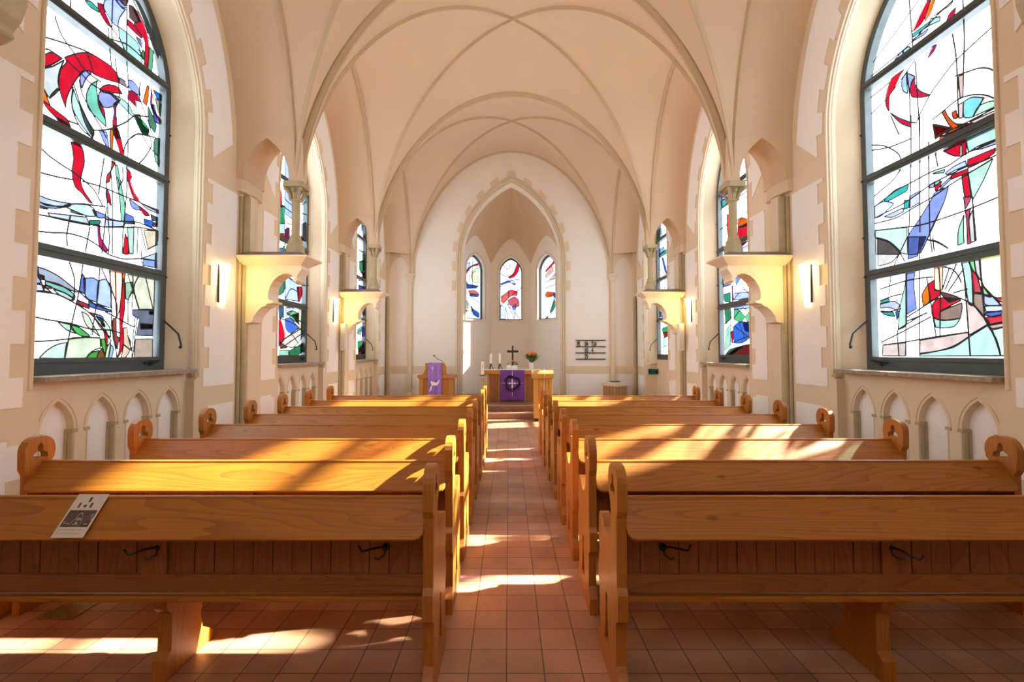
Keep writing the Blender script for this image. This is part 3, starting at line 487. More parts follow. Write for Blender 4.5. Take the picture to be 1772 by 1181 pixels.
# ---- side walls
HF, SF, AF = .96, 4.32, 6.03          # opening in the wall face: half width, spring, apex
HG, SG, AG = .80, 4.60, 5.80          # glazed opening
def face_arch(c, off, z0, n=14):
    return arch(HF+off, z0, SF, AF+off*1.4, n, cu=c)
def notch(c, n=14):
    a = arch(HF, 1.40, SF, AF, n, cu=c)
    return [(c-.90, 0), (c-.90, 1.36)]+a+[(c+.90, 1.36), (c+.90, 0)]
def inner(c, n=14):
    a = arch(HG+.015, 1.40, SG, AG+.02, n, cu=c)
    return [(c-.90, 0), (c-.90, 1.36)]+a+[(c+.90, 1.36), (c+.90, 0)]
WSTR = {}
NQ = (-.64, -.215, .21, .635)
for s, nm in ((-1, 'left'), (1, 'right')):
    tf = side_tf(s)
    w = M()
    # split into per-bay faces so every polygon stays simple
    w = M()
    cuts = [YR] + [c+1.93 for c in WINC[:-1]] + [YE+.05]
    for k, c in enumerate(WINC):
        if k == 0:                    # windowless bay beside the camera
            w.sheet([(cuts[0], 8.75), (cuts[0], 0), (cuts[1], 0), (cuts[1], 8.75)], tf, XW); continue
        a = notch(c); b = inner(c)
        mid = len(a)//2
        w.sheet([(cuts[k], 8.75), (cuts[k], 0)] + a[:mid+1] + [(c, 8.75)], tf, XW)
        w.sheet([(c, 8.75)] + a[mid:] + [(cuts[k+1], 0), (cuts[k+1], 8.75)], tf, XW)
        vs, fs = [], []
        for p, q in zip(a, b): vs += [tf(p[0], p[1], XW), tf(p[0], p[1], 3.815), tf(q[0], q[1], 4.02), tf(q[0], q[1], 4.14)]
        for i in range(len(a)-1):
            for t in range(3): fs.append((4*i+t, 4*i+t+1, 4*i+5+t, 4*i+4+t))
        w.add(vs, fs)
    wall = obj('wall_'+nm, w, STONE)
    tag(wall, nm+' nave wall, tan painted stone with white panels', 'wall', kind='structure')
    WSTR[s] = wall
    for k, c in enumerate(WINC):
        deep = (s > 0 and k == 3)
        if k == 0: continue
        if deep:
            pm = M().box(*sorted((s*4.03, s*4.14)), c-.91, c+.91, 0, 1.5); obj('parapet', pm, STONE, wall)
        else:
            holes = [arch(.15, 0.12, 1.03, 1.285, 7, cu=c+q) for q in NQ]
            pm = M().prism([(c-.905, 0), (c+.905, 0), (c+.905, 1.47), (c-.905, 1.47)], tf, 3.82, 3.90, holes=holes)
            par = obj('blind_arcade', pm, STONE, wall)
            bk = M().box(*sorted((s*3.885, s*4.14)), c-.905, c+.905, 0, 1.47); obj('niche_back', bk, PLASTER, par)
            for q in NQ:
                for e in (-1, 1):
                    cm = M()
                    cm.tube([(s*3.845, c+q+e*.155, .02), (s*3.845, c+q+e*.155, 1.0)], .026, 8)
                    cm.tube([(s*3.875, c+q+e*.14, .02), (s*3.875, c+q+e*.14, 1.0)], .016, 8)
                    cm.box(*sorted((s*3.81, s*3.89)), c+q+e*.155-.026, c+q+e*.155+.026, 1.0, 1.03)
                    obj('niche_colonnette', cm, OLIVE, par, smooth=40)
            for q in NQ:
                a = arch(.178, 1.03, 1.03, 1.32, 7, cu=c+q)
                obj('niche_moulding', M().tube([(s*3.819, u, z) for u, z in a], .007, 6), STONE, par, smooth=40)
    # white panels, a few millimetres proud, with toothed quoin edges
    for k, c in enumerate(WINC):
        if k == 0: continue
        yc = BAYS[k]
        def toothed(u0, u1, z0, z1, step=.25):
            """edge at u0, stepping towards the window by .1 every other block, going upwards"""
            pts, z, on = [], z0, int(z0/step) % 2
            sg = -1 if u0 > 0 else 1
            while z < z1-1e-6:
                zn = min(z1, (int(z/step+1e-6)+1)*step)
                u = u0+(sg*.10 if on else 0)
                pts += [(c+u, z), (c+u, zn)]
                z = zn; on = 1-on
            return pts
        far = YE-.30-c if k == 3 else 1.66
        deepn = .012
        for (z0, z1) in ((.12, 1.04), (1.28, 3.80)):
            e = toothed(1.14, 0, z0, z1)
            obj('plaster_panel', M().prism(e+[(c+far, z1), (c+far, z0)], tf, XW-deepn, XW+.01), PLASTER, wall)
            e = toothed(-1.14, 0, z0, z1)
            obj('plaster_panel', M().prism(e+[(c-1.46, z1), (c-1.46, z0)], tf, XW-deepn, XW+.01), PLASTER, wall)
        # lunette field above the springing band
        outer = []
        for i in range(-20, 21):
            v = sin(pi/2*i/20)*.985
            z = 4+Wl(abs(v))-.14*(1-.3*abs(v))
            outer.append((yc+v*(1.645-.12), max(z, 4.08)))
        inner_ = []
        a = face_arch(c, .07, 4.08, 16)
        b = face_arch(c, .17, 4.08, 16)
        # resample both by arc length to cut the teeth
        def resample(P, n):
            d = [0]
            for p, q in zip(P, P[1:]): d.append(d[-1]+math.hypot(q[0]-p[0], q[1]-p[1]))
            o = []
            for i in range(n+1):
                t = d[-1]*i/n; j = 0
                while j < len(d)-2 and d[j+1] < t: j += 1
                r = (t-d[j])/max(1e-9, d[j+1]-d[j])
                o.append((P[j][0]+(P[j+1][0]-P[j][0])*r, P[j][1]+(P[j+1][1]-P[j][1])*r))
            return o
        n = 19
        A, B = resample(a, n*4), resample(b, n*4)
        for i in range(n):
            src = B if i % 2 == 0 else A
            inner_ += [src[j] for j in range(i*4, i*4+5)]
        h1 = len(outer)//2; h2 = len(inner_)//2
        obj('plaster_panel', M().prism(outer[:h1+1]+list(reversed(inner_[:h2])), tf, XW-deepn, XW+.01), PLASTER, wall)
        obj('plaster_panel', M().prism(outer[h1:]+list(reversed(inner_[h2-1:])), tf, XW-deepn, XW+.01), PLASTER, wall)

# ---- end wall with the chancel arch
CA = arch(1.47, .0, 4.45, 6.80, 16)
bw = M()
bt = lambda x, z, d: (x, d, z)
mid = len(CA)//2
bw.prism([(-XW-.1, 8.75), (-XW-.1, 0)]+CA[:mid+1]+[(0, 8.75)], bt, YE, YE+.32)
bw.prism([(0, 8.75)]+CA[mid:]+[(XW+.1, 0), (XW+.1, 8.75)], bt, YE, YE+.32)
wall_back = obj('wall_back', bw, ENDW); tag(wall_back, 'cream end wall pierced by the pointed chancel arch', 'wall', kind='structure')
mm = M()
for off, r, dy in ((.035, .030, -.0), (.095, .024, -.015), (.15, .018, -.02)):
    a = arch(1.47+off, .3, 4.45, 6.80+off*1.35, 16)
    mm.tube([(x, YE+dy+.0, z) for x, z in a], r, 8)
obj('arch_moulding', mm, STONE, wall_back, smooth=40)
a, b = resample(arch(1.66, 3.55, 4.45, 7.06, 20), 29*4), resample(arch(1.78, 3.55, 4.45, 7.22, 20), 29*4)
base = resample(arch(1.62, 3.55, 4.45, 7.01, 20), 29*4)
tm = M()
for i in range(29):
    src = b if i % 2 == 0 else a
    tm.prism([src[j] for j in range(i*4, i*4+5)]+[base[j] for j in range(i*4+4, i*4-1, -1)], bt, YE-.012, YE+.01)
obj('arch_quoin_ring', tm, STONE, wall_back)
for s in (-1, 1):
    x0, x1 = sorted((s*1.63, s*XW)); obj('stone_band', M().box(x0, x1, YE-.012, YE+.01, 1.05, 1.28), STONE, wall_back)
    for (xa, xb) in ((1.74, 2.84), (3.2, 3.6)):
        x0, x1 = sorted((s*xa, s*xb)); obj('plaster_panel', M().box(x0, x1, YE-.010, YE+.01, .34, 1.04), PLASTER, wall_back)
# ---- apse: three sides of an octagon with its little umbrella vault
AP = [(-1.68, 14.32), (-1.68, 15.26), (-.69, 16.25), (.69, 16.25), (1.68, 15.26), (1.68, 14.32)]
apex = Vector((0, 14.36, 6.92))
aw, av = M(), M()
APW = []
for i in range(5):
    p, q = Vector(AP[i]), Vector(AP[i+1]); L = (q-p).length; t = (q-p)/L; nrm = Vector((-t.y, t.x)); m_ = (p+q)/2
    if nrm.dot(m_-Vector((0, 14.6))) < 0: nrm = -nrm
    tfw = (lambda m_, t, nrm: (lambda u, z, d: (m_.x+t.x*u+nrm.x*d, m_.y+t.y*u+nrm.y*d, z)))(m_, t, nrm)
    top = [(-L/2, .3)]+[(L/2*j/12, 5.63-.86*abs(j/12)**1.6) for j in range(-12, 13)]+[(L/2, .3)]
    if 0 < i < 4:
        hole = arch(.40, 2.80, 4.45, 4.99, 10)
        aw.sheet(top, tfw, 0, holes=[hole])
        vs, fs = [], []
        for (u, z) in hole: vs += [tfw(u, z, 0), tfw(u*1.0, z, .2)]
        k = len(hole)
        for j in range(k): fs.append((2*j, 2*j+1, 2*((j+1) % k)+1, 2*((j+1) % k)))
        aw.add(vs, fs); APW.append((i, tfw))
    else:
        aw.sheet(top, tfw, 0)
    crv = top[1:-1]
    vs, fs, K = [], [], 14
    for (u, z) in crv:
        P = Vector(tfw(u, z, 0))
        for j in range(K+1):
            r = j/K
            vs.append((P.x+(apex.x-P.x)*r, P.y+(apex.y-P.y)*r, z+(apex.z-z)*sin(pi/2*r)**.92))
    n = K+1
    for a_ in range(len(crv)-1):
        for j in range(K): fs.append((a_*n+j, (a_+1)*n+j, (a_+1)*n+j+1, a_*n+j+1))
    av.add(vs, fs)
wall_apse = obj('wall_apse', aw, ENDW); tag(wall_apse, 'cream polygonal apse wall behind the altar', 'wall', kind='structure')
obj('apse_vault', av, VAULT, wall_apse, smooth=35)
# ---- rear wall behind the photographer, its high window added as fill light
rw = M()
ro = arch(.75, 3.9, 5.2, 6.2, 10)
rw.sheet([(-4.2, 0), (4.2, 0), (4.2, 8.75), (-4.2, 8.75)], bt, YR, holes=[ro])
wr = obj('wall_rear', rw, STONE); tag(wr, 'plain rear wall of the nave with one high window added for fill light', 'wall', kind='structure')  # unseen wall, pale stone picked for more bounce light

# ---- dais of two steps
st = M().box(-3.68, 3.68, 11.95, 17.2, 0.0, .155)
dais = obj('trim_1', st, STEP, bevel=.008); tag(dais, 'two red brown steps up to the altar', 'steps', kind='structure')
st2 = M().box(-3.68, 3.68, 12.36, 17.2, .155, .31)
obj('upper_step', st2, STEP, dais, bevel=.008)
NOSE = plain('step_edge', (.42, .25, .17), .5)
obj('step_nosing', M().box(-3.68, 3.68, 11.93, 11.98, .125, .158), NOSE, dais)
obj('step_nosing', M().box(-3.68, 3.68, 12.34, 12.39, .28, .313), NOSE, dais)

bb = obj('baseboard_left', M().box(-3.71, -3.31, 1.4, 3.13, 0, .10), WOODZ, bevel=.006)
tag(bb, 'low pine plinth board along the foot of the left wall', 'baseboard', kind='structure')
# ---- columns on brackets
def volutes(m, c, r, z):
    for sx in (-1, 1):
        for sy in (-1, 1):
            m.ball((c[0]+sx*r, c[1]+sy*r, z), .026, n=8, m=6)
            m.tube([(c[0]+sx*.05, c[1]+sy*.05, z-.15), (c[0]+sx*.062, c[1]+sy*.062, z-.07), (c[0]+sx*(r-.01), c[1]+sy*(r-.01), z+.01)], [.018, .02, .024], 6)
        m.ball((c[0]+sx*(r-.01), c[1], z-.02), .022, n=8, m=6); m.ball((c[0], c[1]+sx*(r-.01), z-.02), .022, n=8, m=6)

PLATE = [(3.70, 2.88), (2.90, 2.88), (2.885, 2.82), (2.93, 2.76), (2.955, 2.70), (2.945, 2.665), (2.975, 2.635), (3.005, 2.665), (2.995, 2.70), (3.02, 2.735),
         (3.07, 2.755), (3.13, 2.755), (3.20, 2.725), (3.265, 2.665), (3.31, 2.585), (3.335, 2.50), (3.335, 2.42), (3.315, 2.395), (3.265, 2.385), (3.265, 2.36), (3.345, 2.345), (3.375, 2.315),
         (3.42, 2.30), (3.475, 2.245), (3.525, 2.175), (3.545, 2.10), (3.60, 2.085), (3.70, 2.085)]
def web_poly():
    a = arch(.271, 4.02, 4.10, 4.60, 8, cu=3.361)
    return [(2.94, 4.66), (2.94, 4.02)] + a + [(3.74, 4.02), (3.74, 4.66)]
TRIM = 2
ORD = {2.7: 'nearest', 6.5: 'between the two big windows', 10.3: 'towards the altar'}
for py in (2.7, 6.5, 10.3):
    for s, nm in ((-1, 'left'), (1, 'right')):
        where = {2.7: 'beside the camera', 6.5: 'beyond the first tall window', 10.3: 'next to the white loudspeaker'}[py]
        r_ = root('trim_%d' % TRIM, (s*3.3, py, 0), label=('stone corbel carrying the vault ribs high on the %s wall, %s' if py == 2.7 else 'stone bracket with slender column on the %s wall, %s') % (nm, where), cat='column', kind='structure'); TRIM += 1
        pc = py-.03
        xt = lambda x, z, d, s=s: (s*x, d, z)
        if py == 2.7:
            CB = [(3.70, 4.03), (2.98, 4.03), (2.98, 3.94), (3.01, 3.90), (3.015, 3.80), (3.05, 3.70), (3.10, 3.63), (3.08, 3.60), (3.14, 3.56), (3.3, 3.52), (3.5, 3.35), (3.70, 3.2)]
            obj('corbel', M().prism(CB, xt, pc-.12, pc+.14), OLIVE, r_, bevel=.02)
        else:
            br = obj('bracket', M().prism(PLATE, xt, pc-.12, pc+.14), CREAM, r_)
            dm = M()
            for k in range(17):
                w = radians(-5+k*8)
                cx_, cz_ = 3.135+.22*cos(w), 2.555+.22*sin(w)
                dm.box(*sorted((s*(cx_-.008), s*(cx_+.008))), pc-.124, pc-.1, cz_-.008, cz_+.008)
            obj('bracket_dentils', dm, STONE, br)
            cm = M()
            vs = []
            for (x, e, z) in ((2.895, .125, 2.865), (2.875, .15, 2.885), (2.76, .26, 2.965), (2.76, .26, 2.985)):
                vs += [(s*x, pc-e, z), (s*3.70, pc-e, z), (s*3.70, pc+e, z), (s*x, pc+e, z)]
            fs = [(0,3,2,1), (12,13,14,15)]
            for k in range(3):
                for j in range(4): fs.append((k*4+j, k*4+(j+1) % 4, (k+1)*4+(j+1) % 4, (k+1)*4+j))
            cm.add(vs, fs); obj('cornice', cm, CREAM, r_)
            gm = M()
            vs = [(s*2.765, pc-.25, 2.985), (s*3.70, pc-.25, 2.985), (s*3.70, pc+.25, 2.985), (s*2.765, pc+.25, 2.985),
                  (s*2.92, pc-.10, 3.06), (s*3.70, pc-.10, 3.06), (s*3.70, pc+.10, 3.06), (s*2.92, pc+.10, 3.06)]
            gm.add(vs, [(0,3,2,1), (4,5,6,7), (0,1,5,4), (1,2,6,5), (2,3,7,6), (3,0,4,7)]); obj('weathering_slab', gm, GREYSTONE, r_)
            bmh = M().lathe([(.12, 0), (.12, .10), (.095, .13), (.10, .16), (.085, .19), (.07, .22), (.075, .24), (.06, .26)], (s*XC, py-.03, 3.05), 12, rot=pi/8, sq=8)
            obj('column_base', bmh, OLIVE, r_, smooth=30)
            obj('column_shaft', M().tube([(s*XC, py-.03, 3.30), (s*XC, py-.03, 3.80)], .056, 16), OLIVE, r_, smooth=40)
            cp = M().lathe([(.056, 0), (.07, .012), (.07, .03), (.058, .045), (.062, .09), (.075, .15), (.095, .19)], (s*XC, py-.03, 3.77), 16)
            cp.prism([(-.10, -.14), (.10, -.14), (.14, -.10), (.14, .10), (.10, .14), (-.10, .14), (-.14, .10), (-.14, -.10)], (lambda a, b, d, s=s, py=py: (s*XC+a, py-.03+b, d)), 3.955, 4.03)
            volutes(cp, (s*XC, py-.03), .105, 3.93)
            obj('capital', cp, OLIVE, r_, smooth=35)

        # web with its little pointed opening between column and wall
        W_ = M(); P = web_poly()
        tx = lambda x: .122+.171*(x-3.03)/.69
        k = len(P)
        vs = [(s*x, py-tx(x), z) for x, z in P]+[(s*x, py+tx(x), z) for x, z in P]
        W_.add(vs, [list(range(k)), [k+i for i in reversed(range(k))]]+[[i, (i+1) % k, k+(i+1) % k, k+i] for i in range(k)])
        obj('arch_web', W_, VAULT, r_)
        zt_ = lambda a, b, d, s=s, py=py: (s*a, py+b, d)
        pm = M().prism([(3.74, -.24), (3.70, -.15), (3.635, -.08), (3.635, .10), (3.70, .17), (3.74, .24)], zt_, 0, 3.86)
        obj('wall_shaft', pm, STONE, r_)
        pm = M().prism([(3.74, -.296), (3.66, -.268), (3.635, -.20), (3.635, .20), (3.66, .268), (3.74, .296)], zt_, 3.85, 4.655)
        obj('impost_block', pm, STONE, r_)
        rm = M()
        rm.tube([(s*3.672, py-.115, 0), (s*3.672, py-.115, 3.78), (s*3.672, py-.105, 3.82), (s*3.672, py-.07, 3.84)], [.052, .052, .045, .02], 12)
        rm.tube([(s*3.70, py-.185, 0), (s*3.70, py-.185, 3.80)], .022, 8)
        obj('corner_roll', rm, OLIVE, r_, smooth=40)
# shafts against the end wall
for s, nm in ((-1, 'left'), (1, 'right')):
    r_ = root('trim_%d' % TRIM, (s*XC, YE, 0), label='thin wall shaft with capital on the end wall, %s of the chancel arch' % nm, cat='column', kind='structure'); TRIM += 1
    y = YE-.05
    obj('column_shaft', M().tube([(s*XC, y, .31), (s*XC, y, 3.86)], .062, 14), STONE, r_, smooth=40)
    cp = M().lathe([(.062, 0), (.08, .015), (.08, .035), (.066, .05), (.07, .10), (.10, .17), (.125, .18), (.125, .23)], (s*XC, y, 3.80), 14)
    volutes(cp, (s*XC, y), .095, 3.97)
    obj('capital', cp, STONE, r_, smooth=35)
    obj('column_base', M().lathe([(.10, 0), (.10, .12), (.08, .16), (.065, .2)], (s*XC, y, .31), 14), STONE, r_, smooth=40)
    W_ = M(); P = web_poly(); xt = lambda x, z, d, s=s: (s*x, d, z)
    W_.prism(P, xt, YE-.10, YE+.02); obj('arch_web', W_, VAULT, r_)
    obj('wall_shaft', M().box(*sorted((s*3.635, s*(XW+.01))), YE-.16, YE+.05, 0, 4.66), STONE, r_)
    rm = M().tube([(s*3.655, YE-.18, 0), (s*3.655, YE-.18, 3.3), (s*3.655, YE-.17, 3.34)], [.05, .05, .02], 12)
    obj('corner_roll', rm, OLIVE, r_, smooth=40)

# ---------------------------------------------------------- stained glass
def smooth_loop(P, closed, step=4):
    n = len(P); o = []
    V = [Vector(p) for p in P]
    def tan(i):
        if not closed and i in (0, n-1): return Vector((0, 0))
        a, b, c = V[i-1], V[i], V[(i+1) % n]
        d1, d2 = b-a, c-b
        if d1.length < 1e-6 or d2.length < 1e-6: return Vector((0, 0))
        if d1.normalized().dot(d2.normalized()) < .35: return Vector((0, 0))
        return (c-a)*.5*min(1, 2*min(d1.length, d2.length)/(c-a).length)
    T = [tan(i) for i in range(n)]
    for i in range(n if closed else n-1):
        j = (i+1) % n
        for k in range(step):
            t = k/step; t2, t3 = t*t, t*t*t
            p = V[i]*(2*t3-3*t2+1)+T[i]*(t3-2*t2+t)+V[j]*(3*t2-2*t3)+T[j]*(t3-t2)
            o.append((p.x, p.y))
    if not closed: o.append(tuple(V[-1]))
    return o

def parse(s): return [[tuple(int(v)/100 for v in q.split(',')) for q in t.split()] for t in s.split(';')]

def lead_line(m, P, tf, w, d, closed=False):
    n = len(P); vs, fs = [], []
    for i in range(n):
        a = P[i-1] if (i or closed) else P[i]; c = P[(i+1) % n] if (i < n-1 or closed) else P[i]
        t = Vector((c[0]-a[0], c[1]-a[1]))
        t = t.normalized() if t.length > 1e-6 else Vector((1, 0)); q = Vector((-t.y, t.x))*w
        vs += [tf(P[i][0]-q.x, P[i][1]-q.y, d), tf(P[i][0], P[i][1], d-.005), tf(P[i][0]+q.x, P[i][1]+q.y, d)]
    for i in range(n if closed else n-1):
        j = (i+1) % n
        fs += [(3*i, 3*j, 3*j+1, 3*i+1), (3*i+1, 3*j+1, 3*j+2, 3*i+2)]
    m.add(vs, fs)

def stained(parent, art, outline, tf, clampu, zr, lead=.0065, clear=(.93, .97, .98)):
    """tf(u,z,d): d grows away from the room"""
    g, l = M(), M()
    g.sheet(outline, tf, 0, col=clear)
    if art:
        cl = lambda p: (max(-clampu, min(clampu, p[0])), max(zr[0], min(zr[1], p[1])))
        for i, t in enumerate(art[0].split(';')):
            hx, pts = t.split(' ', 1)
            P = smooth_loop(parse(pts)[0], True)
            P = [cl(p) for p in P]
            Q = [P[0]]
            for p in P[1:]:
                if math.hypot(p[0]-Q[-1][0], p[1]-Q[-1][1]) > .002: Q.append(p)
            if len(Q) < 4: continue
            lin = srgb(hx)
            tint = [min(1, max(.0008, (1.5*c/(SKY*2**EXPOSURE) if c < .93 else c*.45)/clear[k])) for k, c in enumerate(lin)]
            g.sheet(Q, tf, -.0004*(i % 9+1), col=tint)
            lead_line(l, Q, tf, lead*.8, -.006, True)
        for P in parse(art[1]):
            if len(P) < 2: continue
            P = [cl(p) for p in smooth_loop(P, False)]
            lead_line(l, P, tf, lead, -.0065)
    obj('glass_pane', g, GLASSM, parent)
    if l.v: obj('lead_came', l, LEAD, parent)

def mirror_art(a, k=-1, dz=0):
    def f(t): return ' '.join('%d,%d' % (k*int(q.split(',')[0]), int(q.split(',')[1])+dz) for q in t.split())
    return (';'.join(t.split(' ', 1)[0]+' '+f(t.split(' ', 1)[1]) for t in a[0].split(';')), ';'.join(f(t) for t in a[1].split(';')))

def ring(outer, inner, tf, d0, d1, m):
    k = len(outer)
    vs = [tf(u, z, d0) for u, z in outer]+[tf(u, z, d0) for u, z in inner]+[tf(u, z, d1) for u, z in outer]+[tf(u, z, d1) for u, z in inner]
    fs = []
    for i in range(k):
        j = (i+1) % k
        fs += [(i, j, k+j, k+i), (2*k+i, 3*k+i, 3*k+j, 2*k+j), (k+i, k+j, 3*k+j, 3*k+i), (i, 2*k+i, 2*k+j, j)]
    m.add(vs, fs)

WN = 1
TALL = {1: 'nearest tall stained glass window', 2: 'second tall stained glass window from the camera', 3: 'tall stained glass window closest to the altar', 0: 'tall window beside the camera'}
for k, c in enumerate(WINC):
    if k == 0: continue
    for s, nm in ((-1, 'left'), (1, 'right')):
        r_ = root('window_%d' % WN, (s*XG, c, 0), label='%s in the %s wall' % (TALL[k], nm), cat='window', kind='structure'); WN += 1
        tf = lambda u, z, d, s=s, c=c: (s*(XG+d), c+u, z)
        fm = M()
        o1 = arch(.83, 1.49, SG, AG+.05, 14); i1 = arch(.745, 1.60, SG, AG-.08, 14)
        ring(o1, i1, tf, -.035, .05, fm)
        obj('window_frame', fm, FRAME, r_)
        for (z0, z1) in ((4.70, 4.785), (3.61, 3.705), (2.53, 2.615)):
            tm = M().prism([(-.78, z0), (.78, z0), (.78, z1), (-.78, z1)], tf, -.045, .045)
            tm.prism([(-.78, (z0+z1)/2-.012), (.78, (z0+z1)/2-.012), (.78, (z0+z1)/2+.012), (-.78, (z0+z1)/2+.012)], tf, -.055, -.04)
            obj('transom', tm, FRAME, r_)
        cf = M()
        ring([(-.745, 1.60), (.745, 1.60), (.745, 2.53), (-.745, 2.53)], [(-.71, 1.64), (.71, 1.64), (.71, 2.50), (-.71, 2.50)], tf, -.055, .02, cf)
        obj('casement_frame', cf, FRAME, r_)
        art = GLASS.get(('L' if s < 0 else 'R')+str(k)) if k >= 1 else None
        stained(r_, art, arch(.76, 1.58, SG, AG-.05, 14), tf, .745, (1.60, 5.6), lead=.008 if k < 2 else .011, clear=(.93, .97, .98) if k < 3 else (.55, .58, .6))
        if not (s > 0 and k == 3) and k >= 0:
            sm = M().box(*sorted((s*3.685, s*4.10)), c-.895, c+.895, 1.455, 1.495)
            obj('window_sill', sm, SILL, r_)
        if k >= 1:
            hm = M()
            y1 = c+.87
            hm.tube([tf(.76, 2.05, -.06), tf(.79, 1.98, -.12), tf(.80, 1.90, -.20), tf(.80, 1.78, -.235), tf(.80, 1.75, -.23)], .011, 6)
            hm.ball(tf(.80, 1.75, -.23), .018)
            hm.tube([tf(.72, 1.59, -.05), tf(.50, 1.575, -.06)], .008, 6); hm.tube([tf(.74, 1.60, -.05), tf(.56, 1.55, -.07)], .012, 6)
            for z in (2.55, 3.66, 4.2, 3.0): hm.ball(tf(.80, z, -.05), .012, n=6, m=4)
            obj('window_crank', hm, IRON, r_, smooth=50)
            mo = M()
            for dx, off, rr in ((3.722, .018, .020), (3.745, -.004, .014), (3.772, -.006, .018), (3.80, -.002, .014)):
                a = arch(HF+off, 1.40, SF, AF+off*1.4, 14, cu=c)
                mo.tube([(s*dx, u, z) for u, z in a], rr, 8)
            obj('window_moulding', mo, STONE, r_, smooth=40)
for (i, tfw), key in zip(APW, ('AL', 'AC', 'AR')):
    lab = {'AL': 'small pointed window in the left slant of the apse', 'AC': 'small pointed window in the middle of the apse above the cross', 'AR': 'small pointed window in the right slant of the apse'}[key]
    r_ = root('window_%d' % WN, tfw(0, 2.8, .15), label=lab, cat='window', kind='structure'); WN += 1
    tf = lambda u, z, d, tfw=tfw: tfw(u, z, .15+d)
    fm = M(); ring(arch(.41, 2.79, 4.45, 5.00, 10), arch(.365, 2.84, 4.45, 4.93, 10), tf, -.03, .04, fm)
    obj('window_frame', fm, FRAME, r_)
    obj('window_moulding', M().tube([tfw(u, z, -.005) for u, z in arch(.45, 2.80, 4.45, 5.06, 10)], .016, 6), STONE, r_, smooth=40)
    obj('window_sill', M().prism([(-.47, 2.74), (.47, 2.74), (.47, 2.80), (-.47, 2.80)], tfw, -.05, .2), CREAM, r_)
    stained(r_, mirror_art(GLASS[key]) if key == 'AL' else GLASS[key], arch(.39, 2.81, 4.45, 4.96, 10), tf, .36, (2.83, 4.9), lead=.010, clear=(.20, .215, .225))
r_ = root('window_%d' % WN, (0, YR, 3.6), label='high pointed window added in the unseen rear wall for fill light', cat='window', kind='structure')  # added window, lets in fill light for the near floor and ledges
tf = lambda u, z, d: (u, YR+.02-d, z)
fm = M(); ring(arch(.77, 3.88, 5.2, 6.23, 10), arch(.69, 3.96, 5.2, 6.13, 10), tf, -.03, .04, fm); obj('window_frame', fm, FRAME, r_)
stained(r_, None, arch(.73, 3.92, 5.2, 6.18, 10), tf, 1, (0, 9))
# ------------------------------------------------------------------- things
# ---- pews
END = [(.0,0),(.0,.10),(.025,.125),(.05,.16),(.045,.37),(.0,.40),(.0,.52),(.022,.55),(.022,.88),(.0,.92),(-.004,1.02)]
for i in range(1, 12):
    w = pi-pi*i/12
    cw, sw = cos(w), sin(w)
    END.append((.10+.105*math.copysign(abs(cw)**.85, cw), 1.02+.108*abs(sw)**.88))
END += [(.205,1.02),(.198,.975),(.16,.93),(.145,.88),(.15,.82),(.175,.765),(.215,.732),(.265,.722),(.315,.735),(.36,.765),(.395,.782),(.43,.784),(.455,.77),(.468,.74),(.465,.70),
        (.476,.66),(.47,.61),(.452,.57),(.47,.52),(.49,.47),(.492,.41),(.472,.365),(.462,.33),(.46,.14),(.475,.11),(.51,.09),(.52,.06),(.52,0)]
_h = [(-.018, .986), (-.044, .980), (-.053, .990), (-.047, 1.011), (-.029, 1.022), (-.016, 1.030), (-.020, 1.046), (-.018, 1.063), (-.008, 1.077)]
HOLE1 = [(.10, .992)]+[(.10+x, z) for x, z in _h]+[(.10, 1.081)]+[(.10-x, z) for x, z in reversed(_h)]
HOLE2 = [(.215, .145), (.325, .145), (.30, .26), (.285, .345), (.295, .37), (.292, .395), (.27, .41), (.248, .395), (.245, .37), (.255, .345), (.24, .26)]
SUP = [(.16,.43),(.16,.375),(.205,.33),(.20,.14),(.165,.11),(.165,0),(.56,0),(.56,.05),(.46,.12),(.44,.2),(.46,.30),(.52,.36),(.52,.43)]
LT, LB = Vector((.114, .953)), Vector((-.025, .797))
LD = (LB-LT).normalized(); LN = Vector((LD.y, -LD.x))      # outward normal (towards the camera, up)
if LN.x > 0: LN = -LN
SLOPE = (LT-LB).length
PEW_Y0, PITCH = 2.30, .7885
XO = [3.27, 3.25, 3.17, 3.11, 3.11, 3.11, 3.09, 3.07]
XI = .465
NTH = ['nearest row, cropped by the frame', 'second row from the camera', 'third row from the camera', 'fourth row from the camera', 'fifth row from the camera', 'sixth row from the camera', 'seventh row from the camera', 'row closest to the altar']
endmesh = None
def hook(m, x, y0, z, sg, ang):
    y = y0+.126
    m.tube([(x, y, z), (x, y-.012, z)], .019, 8); m.ball((x, y-.012, z), .013, n=8, m=5)
    ca, sa = cos(ang), sin(ang)
    m.tube([(x, y-.01, z), (x+sg*.03*ca, y-.035, z+.008+.03*sa), (x+sg*.10*ca, y-.075, z+.0+.10*sa), (x+sg*.115*ca, y-.08, z+.03+.11*sa)], .0055, 6)
    m.tube([(x, y-.01, z-.01), (x+sg*.005, y-.02, z-.035), (x+sg*.03, y-.04, z-.048), (x+sg*.045, y-.045, z-.038)], .005, 6)
